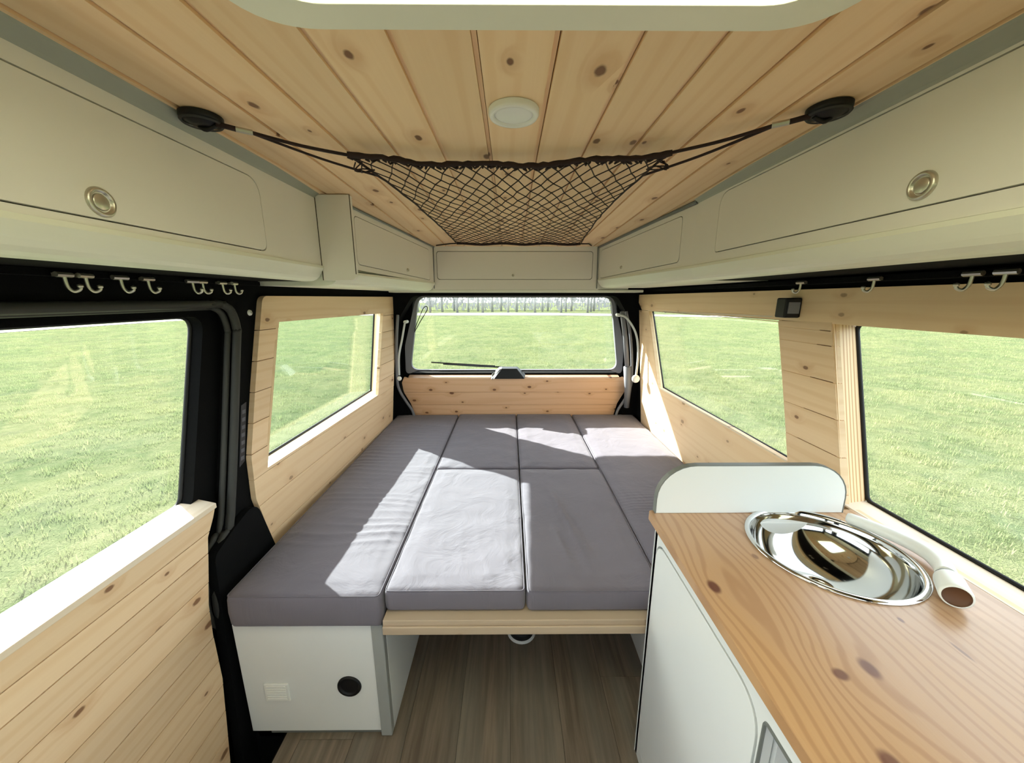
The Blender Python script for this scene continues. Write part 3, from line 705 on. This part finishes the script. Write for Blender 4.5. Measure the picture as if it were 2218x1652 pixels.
# ceiling light
t = thing('ceiling_light', (.007, .688, .29), 'round white flush ceiling light in the middle of the pine ceiling', 'light')
lobj('ring', [(.031, .004), (.033, -.001), (.039, -.001), (.0415, .003), (.0415, .0095)], (.007, .688, .290), (0, 0, 1), M['whitep'], t, 40)
lobj('diffuser', [(0, .0015), (.028, .0015), (.0325, .003), (.0325, .008)], (.007, .688, .290), (0, 0, 1), M['cool'], t, 40)

# ================================================================== cargo net
def net():
    t = thing('cargo_net', (0, 1.4, .25), 'dark brown stretchy cargo net slung under the pine ceiling', 'net')
    Y0, Y1, HW = .845, 1.945, .308
    def half(v):  # width of the net, drawn in a little along its length
        return HW * (1 - .07 * math.sin(PI * v)) 
    def S(u, v):  # u -1..1 across, v 0..1 back
        hw = half(v); yc = .012 * (1 - u * u) * (1 - v) - .0
        sag = .012 * (1 - u * u) * math.sin(PI * min(1, v * 1.0))
        cx = lerp(-.003, .045, v)
        return Vector((cx + u * hw, lerp(Y0 - .02 * 0, Y1, v) - (.045 * u * u - .01) * (1 - v) ** 2 + yc + .010 * u * (v - 1), lerp(.271, .262, v) - sag - .003 * math.sin(u * 9 + v * 7)))
    bm = bmesh.new(); nx, ny = 17, 14; rnd = random.Random(2)
    nod = {}
    def node(i, j):
        if (i, j) not in nod:
            e = min(i, nx * 2 - i, j, ny * 2 - j); k = 0 if e <= 0 else 1
            nod[(i, j)] = S((i / nx - 1) + k * rnd.uniform(-.012, .012), j / (2 * ny) + k * rnd.uniform(-.004, .004)) 
        return nod[(i, j)]
    for i in range(0, 2 * nx + 1):
        for j in range(0, 2 * ny):
            if (i + j) % 2 == 0:
                for di in (-1, 1):
                    if 0 <= i + di <= 2 * nx: tube(bm, [node(i, j), node(i + di, j + 1)], .0013, 4, cap=False)
    for (i, j), p in list(nod.items()):
        if 0 < i < 2 * nx and 0 < j < 2 * ny: bmesh.ops.create_icosphere(bm, subdivisions=1, radius=.0022, matrix=Matrix.Translation(p))
    m = link('netting', bm, M['rope'], t)
    # gathered front edge
    bm = bmesh.new(); P = [S(-1.03 + 2.06 * k / 60, 0) + Vector((0, -.006, .003 + rnd.uniform(-.0015, .0015))) for k in range(61)]
    tube(bm, P, [.0045 + rnd.uniform(0, .0022) for _ in P], 8)
    for k in range(0, 60, 1): tube(bm, [P[k] + Vector((0, .0, -.005)), P[k] + Vector((rnd.uniform(-.008, .008), .006, -.007)), P[k] + Vector((rnd.uniform(-.004, .01), .012, -.001))], .0022, 5)
    link('front_hem', bm, M['rope'], t, smooth=True)
    for s in (-1, 1):
        bm = bmesh.new(); P = [S(s, k / 30) + Vector((rnd.uniform(-.002, .002), 0, 0)) for k in range(31)]
        tube(bm, P, .0026, 6); link('side_cord', bm, M['rope'], t, smooth=True)
    bm = bmesh.new(); tube(bm, [S(-1 + k / 10, 1) for k in range(21)], .006, 6)
    tube(bm, [S(-1, 1), (-.30, 1.97, .2665), (-.385, 2.05, .268)], .003, 6); tube(bm, [S(1, 1), (.40, 1.97, .2665), (.43, 2.05, .268)], .003, 6)
    link('rear_hem', bm, M['rope'], t, smooth=True)
    for s, A in ((-1, (-.497, .708, .287)), (1, (.488, .675, .287))):
        A = Vector(A); B = A + Vector((-s * .028, .02 , -.002)); K = A + Vector((-s * .036, .024, -.002))
        bm = bmesh.new(); tube(bm, [A, B], .0045, 8)
        f = S(s * 1.02, 0) + Vector((0, -.006, .003)); q = S(s, .10)
        tube(bm, smoothpts([K, K + (f - K) * .5 + Vector((0, 0, -.003)), f], 5), .0030, 6)
        tube(bm, smoothpts([K, K + (q - K) * .5 + Vector((0, 0, -.004)), q], 5), .0026, 6)
        link('tension_cord', bm, M['rope'], t, smooth=True)
        bm = bmesh.new(); tube(bm, [A + (B - A) * .8, A + (K - A) * 1.2], .0048, 8); c = link('cord_clamp', bm, M['metal'], t); c['label'] = 'metal clamp'
        # loose ends of string
        bm = bmesh.new(); c0 = S(s, .02)
        for k in range(3):
            tube(bm, smoothpts([c0 + Vector((rnd.uniform(-.01, .01), 0, 0)), c0 + Vector((s * rnd.uniform(.0, .02), rnd.uniform(-.01, .02), -.012)), c0 + Vector((s * rnd.uniform(-.01, .012), rnd.uniform(.01, .05), -.006)), S(s * .97, .06)], 4), .0014, 5)
        link('loose_string', bm, M['rope'], t)
net()
for p, lab in (((-.519, .708), 'black round ceiling anchor holding the net cord, on the left'), ((.513, .672), 'black round ceiling anchor holding the net cord, on the right')):
    t = thing('rope_anchor', (p[0], p[1], .285), lab, 'anchor')
    lobj('disc', [(0, -.008), (.014, -.008), (.020, -.004), (.030, -.001), (.031, .004), (.031, .0085)], (p[0], p[1], .2905), (0, 0, 1), M['blackp'], t, 32)
    lobj('rim', [(.026, -.003), (.0285, -.005), (.031, -.002)], (p[0], p[1], .2905), (0, 0, 1), M['rubber'], t, 32)
    bm = bmesh.new(); s = -1 if p[0] > 0 else 1; tube(bm, smoothpts([(p[0] - .006 * s, p[1], .284), (p[0] + .004 * s, p[1] + .002, .279), (p[0] + .02 * s, p[1] + .003, .286)], 4), .004, 8); link('hook', bm, M['blackp'], t, smooth=True)

# ================================================================== bed
def cushion(x0, x1, y0, y1, z0, z1, wr, label, r=.014, seed=0):
    nx = max(24, int((x1 - x0) / .007)); ny = max(24, int((y1 - y0) / .006)); nz = 8
    def ax(a, b, n):
        # denser at the rim
        core = [a + r + (b - a - 2 * r) * k / (n - 6) for k in range(n - 5)]
        e = [r * (1 - math.cos(PI / 2 * k / 3)) for k in range(3)]
        return [a + q for q in e] + core + [b - q for q in reversed(e)]
    xs, ys, zs = ax(x0, x1, nx), ax(y0, y1, ny), ax(z0, z1, nz)
    bm = bmesh.new(); V = {}
    def v(i, j, k):
        key = (i, j, k)
        if key not in V:
            p = Vector((xs[i], ys[j], zs[k])); q = Vector((clamp(p.x, x0 + r, x1 - r), clamp(p.y, y0 + r, y1 - r), clamp(p.z, z0 + r, z1 - r)))
            d = p - q
            if d.length > 1e-7: p = q + d.normalized() * r if d.length > 0 else p
            # slack sides between seams
            mid = math.sin(PI * clamp((p.z - z0) / (z1 - z0), 0, 1))
            if j == 0: p.y -= .003 * mid * (1 + noise.noise(Vector((p.x * 9 + seed, 0, p.z * 20))))
            if i == 0: p.x -= .002 * mid
            if i == len(xs) - 1: p.x += .001 * mid
            w = clamp((p.z - (z1 - .012)) / .012, 0, 1)
            ed = min((p.x - x0), (x1 - p.x), (p.y - y0) * 1.0, (y1 - p.y)); plateau = clamp(ed / .05, 0, 1)
            p.z += w * (wr(p.x, p.y) * (.35 + .65 * plateau) + .005 * plateau * math.sqrt(plateau))
            p.z += w * .003 * noise.noise(Vector((p.x * 14 + seed, p.y * 14, 3.1))) * (1 if ed < .05 else .5)
            V[key] = bm.verts.new(p)
        return V[key]
    I, J, K = len(xs) - 1, len(ys) - 1, len(zs) - 1
    for i in range(I):
        for j in range(J):
            bm.faces.new((v(i, j, K), v(i + 1, j, K), v(i + 1, j + 1, K), v(i, j + 1, K))); bm.faces.new((v(i, j + 1, 0), v(i + 1, j + 1, 0), v(i + 1, j, 0), v(i, j, 0)))
    for i in range(I):
        for k in range(K):
            bm.faces.new((v(i, 0, k), v(i + 1, 0, k), v(i + 1, 0, k + 1), v(i, 0, k + 1))); bm.faces.new((v(i, J, k + 1), v(i + 1, J, k + 1), v(i + 1, J, k), v(i, J, k)))
    for j in range(J):
        for k in range(K):
            bm.faces.new((v(0, j, k + 1), v(0, j + 1, k + 1), v(0, j + 1, k), v(0, j, k))); bm.faces.new((v(I, j, k), v(I, j + 1, k), v(I, j + 1, k + 1), v(I, j, k + 1)))
    o = link('bed_cushion', bm, M['fabric'], smooth=True); tag(o, label, 'cushion', None)
    # sewn seams along the upper and lower rims
    for z, rr in ((z1 - r * .35 + .002, .0014), (z0 + r * .5, .0012)):
        bm = bmesh.new(); q = .003
        tube(bm, [(x, y, z) for x, y in rrect(x0 + q, y0 + q - .0015, x1 - q, y1 - q, .012, 4)], rr, 5, closed=True); link('seam', bm, M['fabric'], o, smooth=True)
    return o
def nz(x, y, z=0): return noise.noise(Vector((x, y, z)))
def w_left(x, y):   # short folds running across the long cushion
    k = nz(x * 3 + 5, y * 4); f = math.sin(y * 150 + 5 * nz(x * 2.5, y * 9, 4) + x * 9)
    a = clamp(.35 + 1.2 * nz(x * 2, y * 6, 9), 0, 1) * clamp((y - .90) / .1, 0.15, 1)
    return .0046 * a * (1 - abs(math.sin(y * 78 + 3.4 * nz(x * 2.5, y * 7, 4) + x * 4)) ** .55) * 1.4 - .001
def w_mid(x, y):    # folds fanning out from the front corners
    a = clamp((1.15 - y) / .3, 0, 1); f = math.sin(x * 110 + (y - .83) * 30 + 4 * nz(x * 4, y * 5, 2))
    return .0040 * a * max(0, f) ** 2 * clamp(.5 + nz(x * 6, y * 3, 5), 0, 1) + .0028 * nz(x * 5, y * 16, 7) * .5
def w_right(x, y):  # two long diagonal creases
    c = 0
    for x0, y0, x1, y1, h in ((.15, 1.38, .235, .86, .012), (.135, 1.15, .185, .86, .006), (.19, 1.2, .255, .88, .006)):
        t = clamp((y0 - y) / (y0 - y1), 0, 1); d = (x - lerp(x0, x1, t)); c += h * math.exp(-(d / .010) ** 2) * math.sin(PI * clamp((y0 - y) / (y0 - y1), 0, 1))
    return c + .002 * nz(x * 6, y * 5, 3)
def w_soft(x, y): return .003 * nz(x * 7, y * 9, 1) + .002 * nz(x * 20, y * 8, 6)
def w_rlong(x, y):
    f = math.sin(y * 170 + 4 * nz(x * 3, y * 6)); a = clamp(1 - abs(y - 1.22) / .16, 0, 1)
    return .0035 * a * abs(f) ** 2 + .001 * nz(x * 6, y * 6)
cushion(-.739, -.338, .812, 2.335, -.852, -.752, w_left, 'long mauve grey mattress cushion along the left wall, on the white box', seed=1)
cushion(-.333, .0405, .828, 1.540, -.818, -.751, w_mid, 'sunlit mauve grey cushion at the front of the bed, left of the middle seam', seed=2)
cushion(.0445, .407, .826, 1.540, -.818, -.751, w_right, 'shaded mauve grey cushion at the front of the bed, beside the white kitchen cabinet', seed=3)
cushion(-.333, .0405, 1.547, 2.345, -.818, -.751, w_soft, 'mauve grey cushion at the head of the bed, left of the middle seam', seed=4)
cushion(.0445, .402, 1.547, 2.345, -.818, -.751, w_soft, 'half sunlit mauve grey cushion at the head of the bed, right of the middle seam', seed=5)
cushion(.4085, .812, .828, 2.335, -.818, -.751, w_rlong, 'long mauve grey cushion along the right wall behind the kitchen divider', seed=6)
# bed board
t = thing('bed_board', (.05, 1.5, -.85), 'pale wooden board under the middle cushions with a light front edge', 'board')
box('board', -.333, .445, .803, 2.33, -.843, -.8205, M['ply'], t, .002)
box('front_edge', -.333, .445, .797, .8028, -.860, -.836, M['ply'], t, .002)
# left bench
t = thing('storage_bench', (-.54, 1.5, -1.245), 'white storage bench under the left cushion with grey vertical edge trim', 'bench')
fF = lambda x, z, d: (x, .828 + d, z)
plate('front_panel', [(-.748, -1.228), (-.375, -1.228), (-.375, -.856), (-.748, -.856)], [], fF, 0, .016, M['cool'], t, bevel=.001)
box('corner_trim', -.375, -.343, .823, .846, -1.243, -.856, M['alu'], t, .003)
box('side_panel', -.3585, -.3435, .846, 2.33, -1.2445, -.856, M['cool'], t, .001)
box('back_panel', -.748, -.36, 2.30, 2.33, -1.2445, -.856, M['cool'], t, .001)
box('top_panel', -.748, -.36, .846, 2.30, -.868, -.8535, M['cool'], t, .001)
box('shadow_strip', -.70, -.37, .834, .85, -1.2445, -1.2285, M['edge'], t, .001)  # grey strip stands in for the shadow band under the front panel
sv = box('vent_grille', -.690, -.622, .823, .828, -1.113, -1.053, M['whitep'], t, .002)
for k in range(6): box('slat', -.683, -.629, .8212, .8232, -1.106 + k * .0085, -1.1015 + k * .0085, M['whitep'], sv, .0005)
pt = lobj('round_port', [(.0, -.001), (.022, -.001), (.025, -.0012), (.0265, -.004), (.0315, -.006), (.0335, -.002), (.0335, .0)], (-.452, .8278, -1.064), (0, 1, 0), M['blackp'], t, 36)
# right bench
t = thing('storage_bench', (.6, 1.5, -1.245), 'white storage bench under the right cushion, mostly behind the kitchen', 'bench')
box('side_panel', .4565, .472, .84, 2.33, -1.2445, -.845, M['cool'], t, .001)
box('front_panel', .472, .81, .84, .856, -1.2445, -.8215, M['cool'], t, .001); box('top_panel', .4565, .81, .856, 2.33, -.838, -.8215, M['cool'], t, .001)
# table socket
t = thing('table_socket', (.043, 1.15, -1.245), 'black cup shaped table socket on a pale ring on the floor under the bed', 'table base')
lobj('ring', [(0, .001), (.052, .001), (.054, .003), (.052, .006), (.042, .010)], (.043, 1.165, -1.245), (0, 0, 1), M['whitep'], t, 32)
lobj('cup', [(.046, .008), (.048, .028), (.044, .034), (.030, .034), (.028, .012), (0, .012)], (.043, 1.165, -1.245), (0, 0, 1), M['blackp'], t, 32)

# ================================================================== kitchen
SX, SY, SR = .648, .657, .1445
t = thing('kitchen_cabinet', (.59, .2, -1.245), 'white kitchen cabinet with a rounded door outlined in grey, right foreground', 'cabinet')
fK = lambda y, z, d: (.352 + d, y, z)
dr = [(.402, -1.20), (.772, -1.20), (.772, -.566), (.402, -.566)]
hole = rpoly(dr, [.05, .05, .045, .06], 8); cy = .587; cz = -.88
hole2 = rpoly([(p[0] + math.copysign(.0036, p[0] - cy), p[1] + math.copysign(.0036, p[1] - cz)) for p in dr], [.05, .05, .045, .06], 8)
niche = rpoly([(-.35, -1.20), (.391, -1.20), (.391, -.568), (-.35, -.568)], [.02, .02, .008, .02], 8)
plate('face_frame', [(-.6, -1.244), (.79, -1.244), (.79, -.519), (-.6, -.519)], [hole2, niche], fK, 0, .016, M['cool'], t, bevel=.0008)
plate('door', hole, [], fK, -.001, .014, M['cool'], t, bevel=.002)
plate('gap_backing', rpoly([(p[0] + math.copysign(.008, p[0] - cy), p[1] + math.copysign(.008, p[1] - cz)) for p in dr], .05, 8), [], fK, .010, .0155, M['edge'], t)
bm = bmesh.new(); tube(bm, [fK(p[0], p[1], -.0005) for p in niche], .0025, 6, closed=True); link('niche_edging', bm, M['edge'], t)
box('rear_panel', .352, .82, .7745, .7915, -1.244, -.519, M['cool'], t, .001)
box('rail', .3445, .3519, .362, .7905, -.536, -.519, M['edge'], t, .003)
box('corner_edging', .3500, .3520, .785, .7880, -1.244, -.537, M['cool'], t, .0005)
bm = bmesh.new(); bx(bm, .45, .455, -.35, .40, -1.244, -.54); bx(bm, .37, .45, .385, .40, -1.244, -.54); link('niche_back', bm, M['cool'], t)
box('carcass', .70, .82, -.6, .774, -1.244, -.70, M['cool'], t, 0)
# worktop with a round cut-out
circ = [(SX + (SR - .006) * math.cos(2 * PI * k / 64), SY + (SR - .006) * math.sin(2 * PI * k / 64)) for k in range(64)]
wt = plate('worktop', rpoly([(.333, -.6), (.829, -.6), (.829, .80), (.333, .80)], [0, 0, .001, .012]), [circ], lambda x, y, d: (x, y, -.5 - d), 0, .0185, M['counter'], bevel=.0025)
tag(wt, 'oiled knotty pine worktop with a round cut-out for the sink', 'worktop')
# shift texture space: origin at the eye so that the board's knots stay where they are
me = wt.data; off = ORIG[wt.name].copy()
for v in me.vertices: v.co += Vector((off.x, off.y, 0))
wt.location.x = 0; wt.location.y = 0; ORIG[wt.name] = Vector((0, 0, off.z))
# sink
t = thing('sink', (SX, SY, -.6), 'round polished steel sink bowl set in the pine worktop', 'sink')
R = SR
prof = [(R, .0006), (R + .0005, .003), (R - .003, .0052), (R - .008, .005), (R - .0115, .001)]
for k in range(1, 15):
    a = k / 14 * PI / 2; prof.append(((R - .0115) * math.cos(a) ** .8 if k < 14 else .026, -.098 * math.sin(a) ** 1.05))
prof[-1] = (.026, -.098)
lobj('bowl', prof, (SX, SY, -.5), (0, 0, 1), M['chrome'], t, 72)
lobj('drain', [(.0265, -.0975), (.024, -.0995), (.02, -.0985), (.012, -.101), (0, -.101)], (SX, SY, -.5), (0, 0, 1), M['metal'], t, 28)
# tap: white folding spout lying along the window side
t = thing('tap', (.79, .62, -.5), 'white folding tap lying on the worktop between sink and window', 'tap')
bm = bmesh.new(); P = smoothpts([(.762, .742, -.483), (.785, .700, -.482), (.803, .655, -.481), (.806, .615, -.480), (.792, .580, -.479), (.772, .557, -.478)], 6)
tube(bm, P, [.0095] + [.0115 + .003 * min(1, k / 20) for k in range(len(P) - 1)], 16); link('spout', bm, M['whitep'], t, smooth=True)
ax_ = Vector((-.50, -.62, .0)).normalized(); hp = Vector((.768, .552, -.4785))
lobj('collar', [(0, 0), (.0165, 0), (.0175, .004), (.0165, .006)], hp, ax_, M['edge'], t, 24)
lobj('head', [(0, .005), (.0185, .006), (.0195, .012), (.0205, .050), (.0195, .056), (.0172, .056)], hp, ax_, M['whitep'], t, 28)
lobj('nozzle', [(.0174, .0555), (.0165, .054), (.0155, .052), (0, .052)], hp, ax_, M['brown'], t, 28)
# divider board between kitchen and bed
fV = lambda x, z, d: (x, .786 + d, z)
dv = [(.347, -.4995), (.792, -.4995)]; 
for k in range(9): a = k / 8 * PI / 2; dv.append((.705 + .087 * math.cos(a), -.462 + .083 * math.sin(a)))
for k in range(9): a = PI / 2 + k / 8 * PI / 2; dv.append((.434 + .087 * math.cos(a), -.462 + .083 * math.sin(a)))
t = thing('divider', (.57, .79, -.5), 'low white divider board with rounded top corners at the end of the worktop', 'divider')
plate('board', dv, [], fV, 0, .0135, M['cool'], t, bevel=.001)
bm = bmesh.new()
E2 = dv[1:] + [dv[0]]
a = [[bm.verts.new((x + nx_ * o, .7855 + y, z + nz_ * o)) for (o, y) in ((.0002, 0), (.0022, 0), (.0022, .0148), (.0002, .0148))] for (x, z, nx_, nz_) in
     [(E2[i][0], E2[i][1], *(lambda d: (d.y, -d.x))((Vector(E2[min(i + 1, len(E2) - 1)]) - Vector(E2[max(i - 1, 0)])).normalized())) for i in range(len(E2))]]
for p, q in zip(a, a[1:]):
    for k in range(4): bm.faces.new((p[k], p[(k + 1) % 4], q[(k + 1) % 4], q[k]))
link('edge_band', bm, M['edge'], t)

# ================================================================== hooks and small fittings
def hook_parts(s):
    # screwed on T shaped coat hook; s = towards the middle of the van
    t = empty('coat_hook', (0, 0, 0))
    bm = bmesh.new(); tube(bm, [(0, -.014, 0), (0, .014, 0)], [.0045, .0045], 8); bx(bm, -s * .014, 0, -.004, .004, -.003, .003); link('cap', bm, M['metal'], t, smooth=False)
    bm = bmesh.new(); tube(bm, smoothpts([(0, 0, 0), (0, .001, -.014), (s * .001, .003, -.022), (s * .005, .006, -.027), (s * .010, .010, -.024), (s * .011, .011, -.019)], 5), .0028, 8); link('prong', bm, M['metal'], t, smooth=True)
    lobj('tip', [(0, -.004), (.004, -.002), (.004, .002), (0, .004)], (s * .011, .011, -.018), (0, 0, 1), M['metal'], t, 10)
    return t
def dup(root, loc):
    r = root.copy(); C.objects.link(r); r.location = loc
    for ch in list(root.children):
        c = ch.copy(); C.objects.link(c); c.parent = r
    return r
names = ['first chrome coat hook from the front on the black strip above the sliding door', 'second coat hook on the black strip above the sliding door, close to the first', 'third coat hook from the left above the sliding door', 'fourth coat hook from the left above the sliding door',
         'fifth coat hook above the sliding door, first of the rear four', 'sixth coat hook above the sliding door, tangled beside the fifth', 'second to last coat hook above the sliding door', 'last coat hook above the sliding door, nearest the pine lining']
proto = hook_parts(1)
for i, (y, lab) in enumerate(zip((.648, .680, .740, .795, .905, .934, .998, .1041 + .937), names)):
    o = proto if i == 0 else dup(proto, (0, 0, 0))
    o.location = (-.748, y, .038 + E); o.rotation_euler = (0, 0, random.uniform(-.25, .25)); tag(o, lab, 'hook', 'coat hooks above the sliding door')
proto = hook_parts(-1)
for i, (y, lab) in enumerate(zip((.600, .643, .815, 1.020), ('coat hook on the right wall nearest the camera', 'second coat hook from the camera on the right wall', 'third coat hook from the camera on the right wall, above the pillar', 'rearmost coat hook on the right wall, above the small lamp'))):
    o = proto if i == 0 else dup(proto, (0, 0, 0))
    o.location = (.782, y, .040 + E); o.rotation_euler = (0, 0, random.uniform(-.1, .1)); tag(o, lab, 'hook', 'coat hooks on the right wall')
# black strips the hooks are screwed to, under the cabinets
for s, x0, x1, nm in ((-1, -.80, -.762, 'trim_1'), (1, .796, .846, 'trim_2')):
    struct(box(nm, x0, x1, -1.0, 1.17 if s < 0 else 2.2, .036, .0478, M['black'], bevel=0) , 'black carpeted strip under the %s overhead cabinets' % ('left' if s < 0 else 'right'))
for s, x0, x1, y1, z in ((-1, -.80, -.6225, 1.16, .0490), (1, .6345, .846, 1.2, .0535)):
    box('underside', x0, x1, -1.0, y1, z, z + .006, M['black'], bpy.data.objects['trim_1' if s < 0 else 'trim_2'], 0)
# small lamp
t = thing('reading_lamp', (.815, 1.09, -.05), 'small square black reading lamp on the pine header of the right wall', 'lamp')
bm = bmesh.new(); hexa(bm, [(.788, 1.072, -.056), (.829, 1.064, -.056), (.829, 1.115, -.056), (.788, 1.112, -.056), (.788, 1.072, .0), (.829, 1.064, .0), (.829, 1.115, .0), (.788, 1.112, .0)])
link('housing', bm, M['blackp'], t, bevel=.004); bm = bmesh.new(); hexa(bm, [(.795, 1.0685, -.044), (.823, 1.063, -.044), (.823, 1.068, -.044), (.795, 1.073, -.044), (.795, 1.0685, -.012), (.823, 1.063, -.012), (.823, 1.068, -.012), (.795, 1.073, -.012)]); link('lens', bm, M['greyp'], t)
# B pillar: white cap, label strip, belt bolt
t = thing('pillar_cap', (-.79, 1.14, -.045), 'small round white cap on the black pillar beside the pine lining', 'cap')
lobj('cap', [(0, .008), (.008, .006), (.0095, 0), (.0095, -.004)], (-.7935, 1.146, -.044), (1, 0, 0), M['whitep'], t, 20); lobj('screw', [(0, .0102), (.003, .010), (.003, .007)], (-.7935, 1.146, -.044), (1, 0, 0), M['metal'], t, 10)
t = thing('warning_label', (-.79, 1.05, -.4), 'faint grey printed strip label on the black pillar', 'label')
plate('strip', [(1.052, -.31), (1.075, -.305), (1.030, -.475), (1.005, -.485)], [], fL, .0165, .0178, M['greyp'] if False else plain('label_film', (44, 45, 52), 0.5), t)
for k in range(7):
    z = -.325 - k * .022; y = 1.058 - (k * .022) * .27; plate('print', [(y - .006, z), (y + .008, z), (y + .006, z - .011), (y - .008, z - .011)], [], fL, .0158, .0166, plain('label_print', (92, 94, 104), 0.5) if k == 0 else bpy.data.materials['label_print'], t)
t = thing('belt_anchor', (-.78, 1.0, -.67), 'dull metal belt anchor low on the black pillar', 'anchor')
lobj('bolt', [(0, .012), (.009, .012), (.011, .008), (.011, 0)], (-.794, 1.0, -.665), (1, 0, 0), M['metal'], t, 12)
bm = bmesh.new(); tube(bm, smoothpts([(-.786, 1.0, -.665), (-.782, .985, -.682), (-.782, .972, -.690)], 4), [.007] * 9, 8); link('tongue', bm, M['edge'], t, smooth=True)
# lower black cover of the pillar beside the cushion
struct(plate('trim_3', rpoly([(.845, -.66), (.92, -.63), (1.02, -.60), (1.075, -.80), (1.07, -1.4), (.80, -1.4)], [.03, .05, .05, .08, 0, 0]), [], fL, -.004, .02, M['black']), 'black carpeted cover at the foot of the pillar')
print('objects', len(bpy.data.objects))
